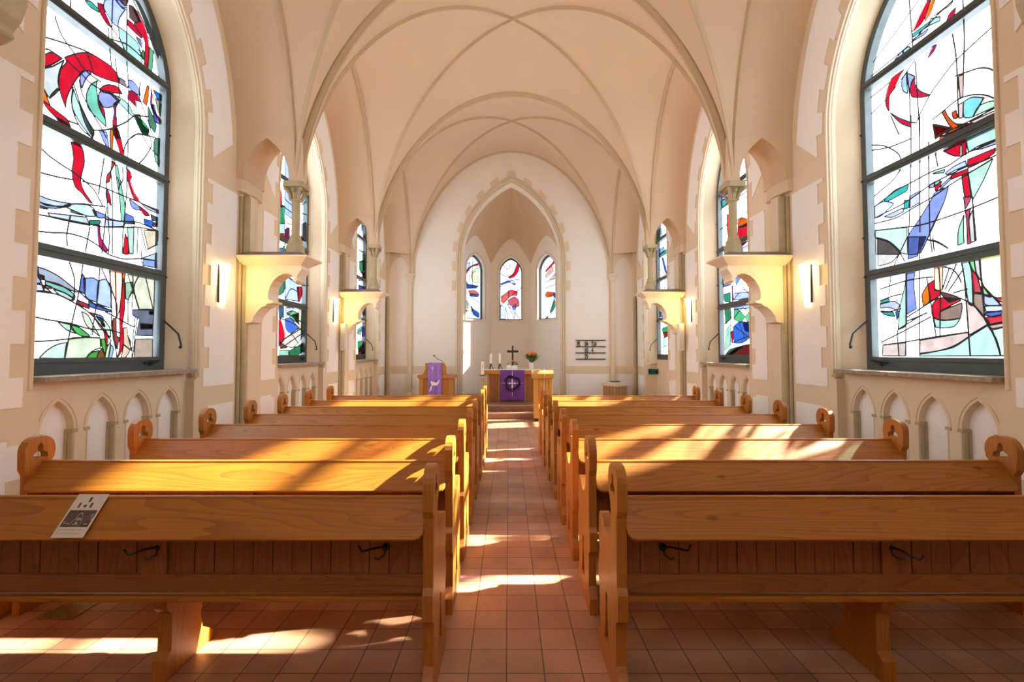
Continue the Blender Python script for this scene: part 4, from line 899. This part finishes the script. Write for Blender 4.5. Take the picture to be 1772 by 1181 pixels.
for side, nm in ((-1, 'left'), (1, 'right')):
    for k in range(8):
        y0 = PEW_Y0+k*PITCH
        xa, xb = sorted((side*(XI+.025), side*(XO[k]-.025)))
        xm = (xa+xb)/2; hl = (xb-xa)/2
        lab = 'glazed pine pew %s of the aisle, %s' % (nm, NTH[k])
        if k == 0: lab = 'glazed pine pew %s of the aisle, nearest row%s' % (nm, ', a printed leaflet on its ledge' if side < 0 else ', bare ledge')
        r_ = root('pew', (xm, y0, 0), label=lab, cat='pew', group='pine pews')
        for e in (-1, 1):
            x = xm+e*(hl+.0); tfe = lambda p, q, d, x=x: (x+d, y0+p, q)
            m = M().prism(END, tfe, -.004 if e > 0 else .004, e*.046, holes=[HOLE1, HOLE2])
            obj('end_panel', m, WOODZ, r_)
        # sloping book ledge with rounded lower corners
        rr = .045; P = [(-hl, 0), (hl, 0)]
        for sx in (1, -1):
            for j in range(6):
                w = radians(90*j/5)
                if sx > 0: P.append((hl-.002-rr+rr*cos(w), SLOPE-rr+rr*sin(w)))
                else: P.append((-(hl-.002)+rr-rr*sin(w), SLOPE-rr+rr*cos(w)))
        lt = lambda p, q, d: (xm+p, y0+LT.x+LD.x*q+LN.x*d, LT.y+LD.y*q+LN.y*d)
        obj('book_ledge', M().prism(P, lt, 0, -.024), WOODX, r_, bevel=.004)
        nr = M().tube([(xm-hl, y0+.122, .951), (xm+hl, y0+.122, .951)], .013, 8)
        obj('top_rail', nr, WOODX, r_, smooth=40)
        # tongue and groove back
        pm = M(); n = int(2*hl/.098); w = 2*hl/n
        for i in range(n):
            pm.box(xm-hl+i*w+.0022, xm-hl+(i+1)*w-.0022, y0+.128+.0015*(i % 3), y0+.145, .53, .94)
        pm.box(xm-hl, xm+hl, y0+.14, y0+.15, .53, .94)
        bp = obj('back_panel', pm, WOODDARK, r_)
        sm = M().box(xm-.065, xm+.065, y0+.112, y0+.13, .56, .80)
        obj('stile', sm, WOODDARK, bp)
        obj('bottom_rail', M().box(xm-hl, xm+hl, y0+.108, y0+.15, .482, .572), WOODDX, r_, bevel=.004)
        obj('seat', M().box(xm-hl, xm+hl, y0+.10, y0+.535, .437, .468), WOODX, r_, bevel=.008)
        obj('seat_rail', M().box(xm-hl, xm+hl, y0+.44, y0+.465, .36, .437), WOODX, r_)
        obj('support', M().prism(SUP, lambda p, q, d: (xm+d, y0+p, q), -.036, .036), WOODZ, r_, bevel=.004)
        if k < 3:
            for j, x in enumerate((side*.70, side*1.85, side*3.0)):
                hm = M(); hook(hm, x, y0, .705, side, [.05, -.1, .2][(j+k) % 3] if side < 0 else [.1, -.38, .1][j])
                obj('coat_hook', hm, IRON, bp, smooth=50)
        bpy.context.view_layer.update()

# ---- leaflet on the first left ledge
y0 = PEW_Y0
lx0, lx1 = -2.252, -2.098
LQ0, LQ1 = -.012, SLOPE-.004
q = lambda p, t: (lx0+(lx1-lx0)*p, LQ0+(LQ1-LQ0)*t)
lt = lambda p, qq, d: (p, y0+LT.x+LD.x*qq+LN.x*(d+.0145), LT.y+LD.y*qq+LN.y*(d+.0145))
lf = root('leaflet', lt(-2.17, SLOPE, 0), label='cream printed leaflet lying on the ledge of the nearest left pew', cat='leaflet')
obj('paper', M().prism([q(0, 0), q(1, 0), q(1, 1), q(0, 1)], lt, 0, .0016), PAPER, lf)
ph = obj('printed_photo', M().prism([q(.06, .385), q(.94, .385), q(.94, .765), q(.06, .765)], lt, .0016, .0022), PRINT, lf)
pm = M()
A_ = [(.5-.17+.34*t, .44+.27*(1-sin(pi*t))) for t in [i/10 for i in range(11)]]
for a, b in zip(A_, A_[1:]): pm.prism([q(*a), q(*b), q(b[0], b[1]+.02), q(a[0], a[1]+.02)], lt, .0022, .0025)
for (a, b, c_, d_) in ((.44, .56, .035, .06), (.50, .55, .035, .07), (.56, .57, .035, .05), (.47, .65, .06, .04), (.86, .46, .025, .08), (.90, .56, .025, .05), (.12, .64, .03, .06), (.2, .68, .1, .02), (.75, .69, .12, .02), (.4, .70, .2, .015)):
    pm.prism([q(a, b), q(a+c_, b), q(a+c_, b+d_), q(a, b+d_)], lt, .0022, .0025)
obj('photo_highlights', pm, PRINTL, ph)
pm = M()
for (a, b) in ((.47, .065), (.22, .20), (.60, .20)):
    pm.prism([q(a, b+.125), q(a, b+.02), q(a+.035, b), q(a+.07, b+.02), q(a+.07, b+.125)], lt, .0016, .0022)
pm.prism([q(.45+.055*cos(2*pi*i/12), .285+.035*sin(2*pi*i/12)) for i in range(12)], lt, .0016, .0022)
obj('window_pictures', pm, PRINT, lf)
ex = Vector((1, 0, 0)); ey = Vector((0, -LD.x, -LD.y)); ez = Vector((0, LN.x, LN.y))
for s_, tt in (('Gestaltung der', .845), ('Kirchenfenster', .925)):
    o_ = Vector(lt(*q(.07, tt), .0018))
    text('lettering', s_, .0145, INK, lf, Matrix.Translation(o_) @ Matrix(((ex.x, ey.x, ez.x, 0), (ex.y, ey.y, ez.y, 0), (ex.z, ey.z, ez.z, 0), (0, 0, 0, 1))), sx=.95, gap=1.38, ext=.0002)

# ---- floor grille
g = root('floor_grille', (-2.95, 3.1, 0), label='bronze heating grille set in the floor under the left pews', cat='grille')
obj('duct', M().box(-3.06, -2.84, 3.04, 3.95, .0005, .002), PIT, g)
gm = M()
for i in range(14): gm.box(-3.06+i*.01645, -3.06+i*.01645+.006, 3.04, 3.95, .002, .008)
for i in range(60): gm.box(-3.06, -2.84, 3.04+i*.01525, 3.04+i*.01525+.005, .002, .007)
obj('grate', gm, GRILL, g)

# ---- wall lamps, loudspeakers, exit sign
for s, nm in ((-1, 'left'), (1, 'right')):
    for yl, wh in ((5.92, 'between the near and middle windows'), (9.78, 'between the middle and far windows')):
        r_ = root('wall_lamp', (s*3.70, yl, 2.29), label='lit tapered wall lamp on the %s wall %s' % (nm, wh), cat='lamp', group='tapered wall lamps')
        tfp = lambda a, z, d, yl=yl, s=s: (s*(XW-.012-a), yl+d, z)
        obj('back_plate', M().box(*sorted((s*(XW-.035), s*(XW-.0125))), yl-.075, yl+.075, 2.31, 2.79), IRON, r_)
        vs = []
        for z, w, d in ((2.29, .050, .055), (2.80, .082, .105)):
            for a, b in ((-w, .037), (-w*.9, d*.8), (-w*.5, d), (w*.5, d), (w*.9, d*.8), (w, .037)): vs.append((s*(XW-b), yl+a, z))
        fs = [tuple(range(6)), tuple(range(6, 12))]+[(i, (i+1) % 6, 6+(i+1) % 6, 6+i) for i in range(6)]
        obj('lamp_shade', M().add(vs, fs), LAMP, r_, smooth=30)
        obj('top_glow_stop', M().box(*sorted((s*(XW-.115), s*(XW-.036))), yl-.084, yl+.084, 2.801, 2.808), WHITE, r_)  # added plate, keeps the shade's upward glow off the wall
        obj('bottom_glow_stop', M().box(*sorted((s*(XW-.066), s*(XW-.036))), yl-.053, yl+.053, 2.282, 2.289), WHITE, r_)  # added plate, holds back the glow below the shade
    r_ = root('loudspeaker', (s*3.58, 9.98, 1.73), label='slim white column loudspeaker on the %s wall below the far lamp' % nm, cat='loudspeaker', group='white loudspeakers')
    obj('case', M().box(*sorted((s*3.52, s*3.63)), 9.94, 10.05, 1.73, 2.30), WHITE, r_, bevel=.008)
    obj('speaker_cover', M().box(*sorted((s*3.535, s*3.615)), 9.932, 9.942, 1.76, 2.27), plain('speaker_cloth_'+nm, (.7, .68, .62), .8, bump=.4, bscale=300), r_)
    obj('mount', M().box(*sorted((s*3.62, s*3.64)), 9.97, 10.02, 1.95, 2.1), IRON, r_)
r_ = root('exit_sign', (3.87, 12.90, 1.15), label='green emergency exit sign with running figure and arrow on the right', cat='sign')
xt = lambda x, z, d: (x, 12.91+d, z)
ex0, ex1, ez0, ez1 = 3.745, 4.02, 1.085, 1.235
obj('plate', M().box(ex0, ex1, 12.905, 12.918, ez0, ez1), SIGN, r_)
pm = M()
cx_ = 3.92; zc = 1.16
pm.prism([(cx_-.04, zc-.012), (cx_+.03, zc-.012), (cx_+.03, zc-.045), (cx_+.085, zc), (cx_+.03, zc+.045), (cx_+.03, zc+.012), (cx_-.04, zc+.012)], xt, -.005, -.0055+.002)
obj('arrow', pm, SIGNW, r_)
pm = M()
cx_ = 3.80
pm.prism([(cx_-.045, ez0+.01), (cx_-.045, ez1-.01), (cx_+.045, ez1-.01), (cx_+.045, ez0+.01), (cx_+.037, ez0+.01), (cx_+.037, ez1-.018), (cx_-.037, ez1-.018), (cx_-.037, ez0+.01)], xt, -.005, -.0035)
pm.prism([(cx_+.012*cos(w*pi/4), zc+.04+.012*sin(w*pi/4)) for w in range(8)], xt, -.005, -.0035)
for a, b, w in (((0, .028), (-.006, -.01), .011), ((-.006, -.01), (.02, -.03), .007), ((.02, -.03), (.012, -.058), .006), ((-.006, -.01), (-.02, -.035), .007), ((-.02, -.035), (-.042, -.04), .006), ((0, .022), (.026, .008), .005), ((0, .022), (-.026, .012), .005), ((-.026, .012), (-.03, -.01), .005)):
    d = Vector((b[0]-a[0], b[1]-a[1])).normalized(); n_ = Vector((-d.y, d.x))*w
    pm.prism([(cx_+a[0]+n_.x, zc+a[1]+n_.y), (cx_+b[0]+n_.x, zc+b[1]+n_.y), (cx_+b[0]-n_.x, zc+b[1]-n_.y), (cx_+a[0]-n_.x, zc+a[1]-n_.y)], xt, -.005, -.0035)
obj('running_figure', pm, SIGNW, r_)

# ---- hymn board on the end wall
r_ = root('hymn_board', (2.375, YE-.02, 1.49), label='hymn number rails with black numerals on the white end wall', cat='hymn board')
for i in range(4):
    z = 2.045-i*.187
    obj('rail', M().box(1.93, 2.82, YE-.035, YE-.008, z-.013, z+.013), BLACK, r_)
rot = Matrix.Rotation(pi/2, 4, 'X')
for row, items in enumerate(((('PS', 1.965), ('84', 2.205), ('734', 2.40)), (('83', 2.205), ('4', 2.405)), (('79', 2.195),))):
    z = 2.045-(row+1)*.187+.014
    for s_, x in items:
        text('numeral' if s_ != 'PS' else 'letters', s_, .195, BLACK, r_, Matrix.Translation((x, YE-.03, z)) @ rot, sx=.50, ext=.003, bold=.005)

# ---- socket on the end wall
r_ = obj('wall_box', M().box(-2.93, -2.83, YE-.05, YE-.012, .66, .88), WHITE, None, bevel=.006, loc=(-2.88, YE-.03, .66)); 
tag(r_, 'small white switch box on the end wall left of the pulpit', 'switch box')

DZ = .31
# ---- pulpit
PY = 12.75
r_ = root('pulpit', (-2.03, PY+.2, DZ), label='honey oak pulpit with a violet cloth over its desk, left of the altar', cat='pulpit')
bm1 = M().box(-2.50, -1.57, PY+.03, PY+.45, DZ, 1.0)
obj('body', bm1, OAK, r_)
for x0, x1 in ((-2.50, -2.37), (-2.22, -1.86), (-1.70, -1.57)): obj('pilaster', M().box(x0, x1, PY, PY+.04, DZ, 1.0), OAK, r_, bevel=.006)
obj('cap', M().box(-2.545, -1.52, PY-.03, PY+.48, .985, 1.075), OAK, r_, bevel=.01)
obj('desk', M().prism([(PY-.02, 1.075), (PY+.42, 1.075), (PY+.42, 1.30), (PY-.02, 1.40)], lambda a, z, d: (d, a, z), -2.33, -1.81), OAK, r_, bevel=.008)
obj('desk_bracket', M().prism([(-2.33, 1.08), (-2.40, 1.08), (-2.33, 1.25)], lambda x, z, d: (x, d, z), PY+.05, PY+.3), OAK, r_)
cl = M()
NX, NZ = 26, 30; vs, fs = [], []
x0, x1 = -2.235, -1.885
for j in range(NZ+1):
    t = j/NZ
    for i in range(NX+1):
        u = i/NX; x = x0+(x1-x0)*u+.006*sin(9*t+3*u)
        if t < .12: y, z = PY+.26-(.30/.12)*t, 1.353+.068*t/.12
        else:
            tt = (t-.12)/.88
            y = PY-.07-.014*sin(u*17+1)*min(1, tt*3)-.008*sin(u*31)*tt; z = 1.42-.85*tt
        vs.append((x, y, z))
for j in range(NZ):
    for i in range(NX): fs.append((j*(NX+1)+i, j*(NX+1)+i+1, (j+1)*(NX+1)+i+1, (j+1)*(NX+1)+i))
cl.add(vs, fs)
pc = root('pulpit_cloth', (-2.06, PY-.05, .5), label='violet pulpit cloth with white cross and white boat shape, fringed', cat='cloth')
cloth = obj('cloth', cl, LILAC, pc, smooth=60)
so = cloth.modifiers.new('thick', 'SOLIDIFY'); so.thickness = .004
zt = lambda x, z, d: (x, PY-.105+d, z)
cm = M().box(-2.128, -2.112, PY-.078, PY-.066, 1.20, 1.31).box(-2.165, -2.075, PY-.078, PY-.066, 1.255, 1.271)
obj('white_cross', cm, LINEN, pc)
sm = M().prism([(-2.175, .92), (-2.02, .88), (-1.975, .90), (-1.935, .965), (-1.925, .93), (-1.965, .84), (-1.99, .80), (-2.14, .80), (-2.16, .86)], zt, -.002, .002)
sm.prism([(-2.16, .775), (-2.13, .79), (-2.12, .775), (-2.16, .66), (-2.20, .63), (-2.19, .70)], zt, -.002, .002)
obj('white_boat', sm, LINEN, pc)
fm = M(); fl = M()
for i in range(24):
    x = x0+(x1-x0)*(i+.5)/24
    (fl if i % 3 == 1 else fm).tube([(x, PY-.08, .575), (x+random.uniform(-.01, .01), PY-.085, .50+random.uniform(0, .02))], .005, 5)
obj('fringe', fm, LILAC, pc); obj('pale_fringe', fl, LINEN, pc)
mic = root('microphone', (-1.97, PY+.05, 1.40), label='black gooseneck microphone rising from the pulpit desk', cat='microphone')
obj('gooseneck', M().tube([(-1.85, PY+.10, 1.377), (-1.87, PY+.08, 1.44), (-1.98, PY+.02, 1.50), (-2.07, PY, 1.56), (-2.09, PY, 1.59)], .007, 6), IRON, mic, smooth=50)
obj('capsule', M().tube([(-2.085, PY, 1.58), (-2.10, PY-.005, 1.615)], .018, 8), IRON, mic, smooth=50)

# ---- altar
AY = 13.0
r_ = root('altar', (.02, AY+.35, DZ), label='oak altar table with an overhanging top and white cloth, on the upper step', cat='altar')
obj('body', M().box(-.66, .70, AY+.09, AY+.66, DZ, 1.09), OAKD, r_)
for x0, x1 in ((-.66, -.60), (-.36, -.32), (.36, .40), (.64, .70)): obj('stile', M().box(x0, x1, AY+.065, AY+.1, DZ, 1.09), OAK, r_)
obj('tabletop', M().box(-.77, .81, AY, AY+.75, 1.085, 1.195), OAK, r_, bevel=.006)
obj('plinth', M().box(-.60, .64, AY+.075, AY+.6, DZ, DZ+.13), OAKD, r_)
obj('altar_cloth', M().box(-.775, .815, AY-.004, AY+.75, 1.195, 1.207), LINEN, None, loc=(.02, AY+.37, 1.195))
tag(bpy.data.objects['altar_cloth'], 'thin white linen cloth covering the altar top', 'altar cloth')
ac = root('altar_frontal', (.025, AY-.01, .35), label='deep purple altar frontal with thorn crown and pale cross', cat='altar frontal')
vs, fs = [], []
NX, NZ = 20, 24
for j in range(NZ+1):
    for i in range(NX+1):
        u, t = i/NX, j/NZ
        vs.append((-.31+.67*u, AY-.016-.008*sin(u*14)*t, 1.2-.84*t))
for j in range(NZ):
    for i in range(NX): fs.append((j*(NX+1)+i, j*(NX+1)+i+1, (j+1)*(NX+1)+i+1, (j+1)*(NX+1)+i))
cloth = obj('cloth', M().add(vs, fs), PURPLE, ac, smooth=60)
so = cloth.modifiers.new('thick', 'SOLIDIFY'); so.thickness = .004
cx_, cz_ = .022, .84
yt = lambda x, z, d: (x, AY-.031+d, z)
tm = M()
for ph in (0, pi/3, 2*pi/3):
    tm.tube([(cx_+(.18+.035*sin(3*w+ph))*cos(w), AY-.032, cz_+(.18+.035*sin(3*w+ph))*sin(w)) for w in [2*pi*i/48 for i in range(48)]], .0095, 5, closed=True)
for i in range(18):
    w = 2*pi*i/18+.1; a = w+(.5 if i % 2 else -.4)
    p = Vector((cx_+.20*cos(w), cz_+.20*sin(w)))
    tm.tube([(p.x, AY-.032, p.y), (p.x+.068*cos(a), AY-.032, p.y+.068*sin(a))], [.009, .002], 5)
obj('thorn_crown', tm, DPURPLE, ac, smooth=50)
cm = M()
def taper(x0, z0, x1, z1, w0, w1):
    d = Vector((x1-x0, z1-z0)).normalized(); n_ = Vector((-d.y, d.x))
    cm.prism([(x0+n_.x*w0, z0+n_.y*w0), (x1+n_.x*w1, z1+n_.y*w1), (x1-n_.x*w1, z1-n_.y*w1), (x0-n_.x*w0, z0-n_.y*w0)], yt, -.002, .002)
taper(cx_, cz_+.19, cx_, cz_+.35, .008, .004); taper(cx_, cz_-.14, cx_, cz_-.36, .009, .004)
taper(cx_-.19, cz_, cx_-.31, cz_, .005, .002); taper(cx_+.20, cz_, cx_+.31, cz_, .005, .002)
taper(cx_, cz_, cx_, cz_+.10, .010, .022); taper(cx_, cz_, cx_, cz_-.12, .010, .024); taper(cx_, cz_, cx_-.095, cz_, .010, .024); taper(cx_, cz_, cx_+.095, cz_, .010, .024)
for dx, dz in ((0, .14), (-.135, -.005), (.135, -.005)): cm.prism([(cx_+dx+.016*cos(i), cz_+dz+.016*sin(i)) for i in [2*pi*j/10 for j in range(10)]], yt, -.003, .002)
obj('pale_cross', cm, SILVERY, ac)
TOP = 1.2075
def flame(p, parent):
    m = M().lathe([(.003, 0), (.009, .012), (.007, .028), (.001, .045)], p, 8); return obj('flame', m, FLAME, parent, smooth=60)
# altar candles
for x, lab in ((-.575, 'white altar candle on a black tripod stand, the outer one'), (-.325, 'white altar candle on a black tripod stand, nearer the cross')):
    h = root('candle_holder', (x, AY+.22, TOP), label=lab.replace('white altar candle on a ', '').replace('stand', 'candle stand on the altar'), cat='candle holder', group='altar candle stands')
    for a in (.4, .4+2*pi/3, .4+4*pi/3): obj('leg', M().tube([(x, AY+.22, TOP+.15), (x+.03*cos(a), AY+.22+.03*sin(a), TOP+.10), (x+.065*cos(a), AY+.22+.065*sin(a), TOP)], [.012, .010, .009], 6), IRON, h, smooth=50)
    obj('drip_pan', M().lathe([(.01, 0), (.045, .005), (.045, .012), (.01, .012)], (x, AY+.22, TOP+.155), 14), IRON, h)
    c = root('candle', (x, AY+.22, TOP+.167), label=lab, cat='candle', group='altar candles')
    wx = obj('wax', M().lathe([(.031, 0), (.031, .26), (.026, .275), (.006, .285)], (x, AY+.22, TOP+.168), 16), WAX, c, smooth=40)
    obj('wick', M().tube([(x, AY+.22, TOP+.45), (x, AY+.22, TOP+.465)], .003, 5), IRON, wx)
# cross
r_ = root('cross', (.035, AY+.48, TOP), label='dark wooden standing cross at the middle of the altar', cat='cross')
DW = wood('dark_walnut', (.06, .03, .016), (.03, .014, .008), 2, knots=False, coat=.05)
obj('upright', M().box(.012, .060, AY+.46, AY+.50, TOP+.05, 1.875), DW, r_, bevel=.004)
obj('crossbar', M().box(-.125, .198, AY+.455, AY+.505, 1.68, 1.745), DW, r_, bevel=.004)
obj('foot', M().box(-.05, .12, AY+.40, AY+.56, TOP+.0005, TOP+.05), DW, r_, bevel=.006)
# open book on a stand
r_ = root('open_bible', (.015, AY+.2, TOP), label='open white paged bible on a low stand in front of the cross', cat='book')
obj('stand', M().prism([(AY+.10, TOP+.0005), (AY+.34, TOP+.0005), (AY+.34, TOP+.10), (AY+.10, TOP+.03)], lambda a, z, d: (d, a, z), -.13, .165), LINEN, r_)
bk = M()
for sg in (-1, 1):
    P = [(0, .0), (.03, .018), (.08, .022), (.15, .008), (.15, .0)]
    vs = []
    for (yy, zz) in ((AY+.105, TOP+.034), (AY+.33, TOP+.100)):
        vs += [(.0175+sg*a, yy, zz+b) for a, b in P]
    bk.add(vs, [tuple(range(5)), tuple(range(5, 10))]+[(i, (i+1) % 5, 5+(i+1) % 5, 5+i) for i in range(5)])
obj('pages', bk, plain('book_pages', (.88, .86, .83), .8), r_)
# little arrangement before the cross
r_ = root('flower_arrangement', (.04, AY+.40, TOP+.1), label='small green arrangement with a salmon bloom at the foot of the cross', cat='flowers')
lm = M(); bm_2 = M()
for i in range(26):
    a = random.uniform(0, 2*pi); rr = random.uniform(.03, .13); z = TOP+.14+random.uniform(0, .08)*(1-rr*4)
    p = Vector((.04+rr*cos(a), AY+.375+.03*sin(a), z)); d = Vector((cos(a), .3*sin(a), random.uniform(-.2, .7))).normalized()*.04
    sd = d.cross(Vector((0, 1, 0))).normalized()*.012
    lm.add([p, p+d*.5+sd, p+d, p+d*.5-sd], [(0, 1, 2, 3)])
lm.tube([(.04, AY+.375, TOP+.1), (.09, AY+.37, TOP+.2), (.17, AY+.37, TOP+.205)], .004, 5)
lm.box(.0, .08, AY+.36, AY+.39, TOP+.001, TOP+.13)
obj('foliage', lm, GREEN, r_)
for dx, dz in ((-.02, .225), (.015, .235), (.05, .215)): bm_2.ball((.03+dx, AY+.36, TOP+dz), .026, .02, .02, n=8, m=5)
obj('blossom', bm_2, PINKP, r_, smooth=60)
# vase and tulips
vx, vy = .565, AY+.25
r_ = root('vase', (vx, vy, TOP), label='cream cylindrical vase on the right end of the altar', cat='vase')
obj('vase_body', M().lathe([(.05, 0), (.062, .01), (.068, .12), (.066, .19), (.060, .195), (.058, .15)], (vx, vy, TOP), 18), CERAM, r_, smooth=40)
b = root('tulip_bouquet', (vx, vy, TOP+.16), label='bunch of orange tulips with green leaves in the cream vase', cat='flowers')
lm = M()
for i in range(34):
    a = 2*pi*i/34+random.uniform(-.2, .2); L = random.uniform(.14, .29); out = random.uniform(.12, .27)
    base = Vector((vx+.022*cos(a), vy+.022*sin(a), TOP+.157)); d = Vector((cos(a), sin(a), 0)); sd = Vector((-sin(a), cos(a), 0))
    pts = [base, base+d*out*.22+Vector((0, 0, L*.5)), base+d*out*.8+Vector((0, 0, L*.9)), base+d*out*1.15+Vector((0, 0, L))]
    vs = []
    for p, w in zip(pts, (.012, .028, .026, .001)): vs += [p-sd*w, p+d*.004, p+sd*w]
    lm.add(vs, [(0,1,4,3), (1,2,5,4), (3,4,7,6), (4,5,8,7), (6,7,10,9), (7,8,11,10)])
obj('foliage', lm, GREEN, b, smooth=60)
for i in range(14):
    a = 2*pi*i/14+.2; rr = .04+.15*((i*7) % 14)/14; h = .33+.05*((i*5) % 7)/7-rr*.3
    tip = Vector((vx+rr*cos(a)*1.15, vy+rr*sin(a)*.7, TOP+.15+h*.75))
    sm_ = obj('stem', M().tube([(vx+.02*cos(a), vy+.02*sin(a), TOP+.158), (vx+rr*.5*cos(a), vy+rr*.4*sin(a), TOP+.15+h*.45), tuple(tip)], .004, 5), GREEN, b)
    obj('blossom', M().lathe([(.006, -.012), (.026, .008), (.033, .034), (.028, .062), (.016, .08), (.003, .06)], tuple(tip), 8), ORANGE, sm_, smooth=60)
# paschal candle on its brass stand
px, py = -.79, 12.95
r_ = root('candle_stand', (px, py, DZ), label='tall brass candle stand beside the altar carrying the paschal candle', cat='candle stand')
obj('stem', M().lathe([(.03, 0), (.028, .03), (.022, .05), (.022, .62), (.034, .64), (.02, .66), (.02, .70), (.05, .73)], (px, py, DZ+.02), 14), BRASS, r_, smooth=40)
obj('foot', M().lathe([(.14, 0), (.14, .012), (.03, .03)], (px, py, DZ), 18), IRON, r_, smooth=40)
obj('drip_pan', M().lathe([(.03, 0), (.10, .012), (.10, .022), (.03, .022)], (px, py, DZ+.74), 18), IRON, r_, smooth=40)
c = root('paschal_candle', (px, py, DZ+.763), label='thick cream paschal candle with a gold cross on the brass stand', cat='candle')
obj('wax', M().lathe([(.042, 0), (.042, .34), (.038, .36), (.01, .365)], (px, py, DZ+.763), 18), WAX, c, smooth=40)
obj('gold_cross', M().box(px-.005, px+.005, py-.046, py-.040, DZ+.85, DZ+1.07).box(px-.022, px+.022, py-.046, py-.036, DZ+.99, DZ+1.002), BRASS, c)
obj('wick', M().tube([(px, py, DZ+1.125), (px, py, DZ+1.145)], .003, 5), IRON, c)
# ambo at the head of the aisle
r_ = root('lectern', (.77, 11.62, 0), label='slatted oak lectern at the head of the aisle, right of the steps', cat='lectern')
bm1 = M()
for x0, x1 in ((.535, .66), (.67, .755), (.765, .815), (.825, .905), (.915, .995)): bm1.box(x0, x1, 11.58, 11.63, .07, 1.06)
bm1.box(.54, .99, 11.60, 11.87, .07, 1.06)
obj('body', bm1, GOLDOAK, r_, bevel=.004)
obj('desk', M().prism([(11.52, 1.05), (11.90, 1.05), (11.90, 1.24), (11.52, 1.165)], lambda a, z, d: (d, a, z), .495, 1.035), GOLDOAK, r_, bevel=.008)
obj('plinth', M().box(.56, .98, 11.61, 11.85, 0, .07), plain('dark_plinth', (.05, .03, .02), .5), r_)
wr_ = M()
for x in (.515, .865, 1.02): wr_.tube([(x, 11.56, 1.155), (x, 11.56, 1.30 if x < .9 else 1.36)], .005, 6)
wr_.tube([(.515, 11.56, 1.28), (1.02, 11.56, 1.29)], .005, 6); wr_.ball((1.02, 11.56, 1.365), .012); 
obj('wire_rest', wr_, METAL, r_, smooth=50)
obj('cable', M().tube([(.80, 11.53, 1.29), (.80, 11.50, 1.18), (.80, 11.57, 1.0), (.80, 11.575, .8), (.80, 11.575, .3)], .006, 6), WHITE, r_, smooth=50)
# baptismal font
fx, fy = 2.93, 13.35
r_ = root('baptismal_font', (fx, fy, DZ), label='square slatted wooden font with a pale stone top at the right of the dais', cat='font')
R_ = Matrix.Translation((fx, fy, 0)) @ Matrix.Rotation(radians(38), 4, 'Z')
def rbox(m, *a):
    t = M().box(*a); m.add([tuple(R_ @ Vector(p)) for p in t.v], t.f)
bm1 = M()
for k in range(4):
    for i in range(4):
        c0 = -.23+i*.1175
        a = [(c0, c0+.105, -.245, -.21), (c0, c0+.105, .21, .245), (-.245, -.21, c0, c0+.105), (.21, .245, c0, c0+.105)][k]
        rbox(bm1, *a, DZ, .74)
rbox(bm1, -.215, .215, -.215, .215, DZ, .74)
obj('body', bm1, wood('pale_font_oak', (.55, .33, .16), (.38, .2, .08), 2, knots=False), r_)
tp = M(); rbox(tp, -.285, .285, -.285, .285, .74, .85)
obj('stone_top', tp, plain('font_stone', (.70, .60, .47), .5), r_, bevel=.008)
obj('bowl', M().lathe([(.10, 0), (.16, .02), (.17, .03), (.15, .03), (.05, .012)], (fx, fy, .8505), 20), METAL, r_, smooth=40)

# ------------------------------------------------------------ light and lens
w = bpy.data.worlds.new('sky'); sc.world = w; w.use_nodes = True
nt = w.node_tree; bg = nt.nodes['Background']
bg.inputs['Color'].default_value = (.90, .965, 1.05, 1); bg.inputs['Strength'].default_value = SKY
sun = bpy.data.lights.new('sun', 'SUN'); sun.energy = SUN_E; sun.angle = radians(1.3); sun.color = (1.0, .92, .76)
so = bpy.data.objects.new('sun', sun); COL.objects.link(so)
so.rotation_euler = Vector((-1, -.20, -.71)).to_track_quat('-Z', 'Y').to_euler(); so.location = (9, 3, 9)
def portal(name, loc, d, sx, sy):
    a = bpy.data.lights.new(name, 'AREA'); a.shape = 'RECTANGLE'; a.size = sx; a.size_y = sy; a.cycles.is_portal = True
    o = bpy.data.objects.new(name, a); COL.objects.link(o); o.location = loc
    o.rotation_euler = Vector(d).to_track_quat('-Z', 'Y').to_euler()
for c in WINC[1:]:
    for s in (-1, 1): portal('window_daylight', (s*4.12, c, 3.68), (-s, 0, 0), 1.8, 4.5)
portal('rear_fill_portal', (0, YR-.06, 5.0), (0, 1, 0), 2.1, 2.9)  # sampling portal of the added rear window
for i, tfw in APW:
    p, q_ = Vector(tfw(0, 3.9, .3)), Vector(tfw(0, 3.9, 0)); portal('apse_daylight', p, q_-p, .9, 2.3)

cam = bpy.data.cameras.new('camera'); co = bpy.data.objects.new('camera', cam); COL.objects.link(co)
cam.sensor_width = 36; cam.sensor_fit = 'HORIZONTAL'; cam.lens = 36*815/1772
cam.shift_x = .003386; cam.shift_y = -.00587; cam.clip_start = .05
co.location = (-.08, 0, 1.69); co.rotation_euler = (radians(92.1), 0, 0)
sc.camera = co
sc.view_settings.view_transform = 'Standard'; sc.view_settings.look = 'None'
sc.view_settings.exposure = EXPOSURE; sc.view_settings.gamma = 1; sc.view_settings.use_curve_mapping = False
cy = sc.cycles
cy.max_bounces = 10; cy.diffuse_bounces = 6; cy.glossy_bounces = 3; cy.transparent_max_bounces = 24; cy.transmission_bounces = 4
cy.caustics_reflective = False; cy.caustics_refractive = False; cy.sample_clamp_indirect = 6.0
cy.use_denoising = True; cy.denoiser = 'OPENIMAGEDENOISE'
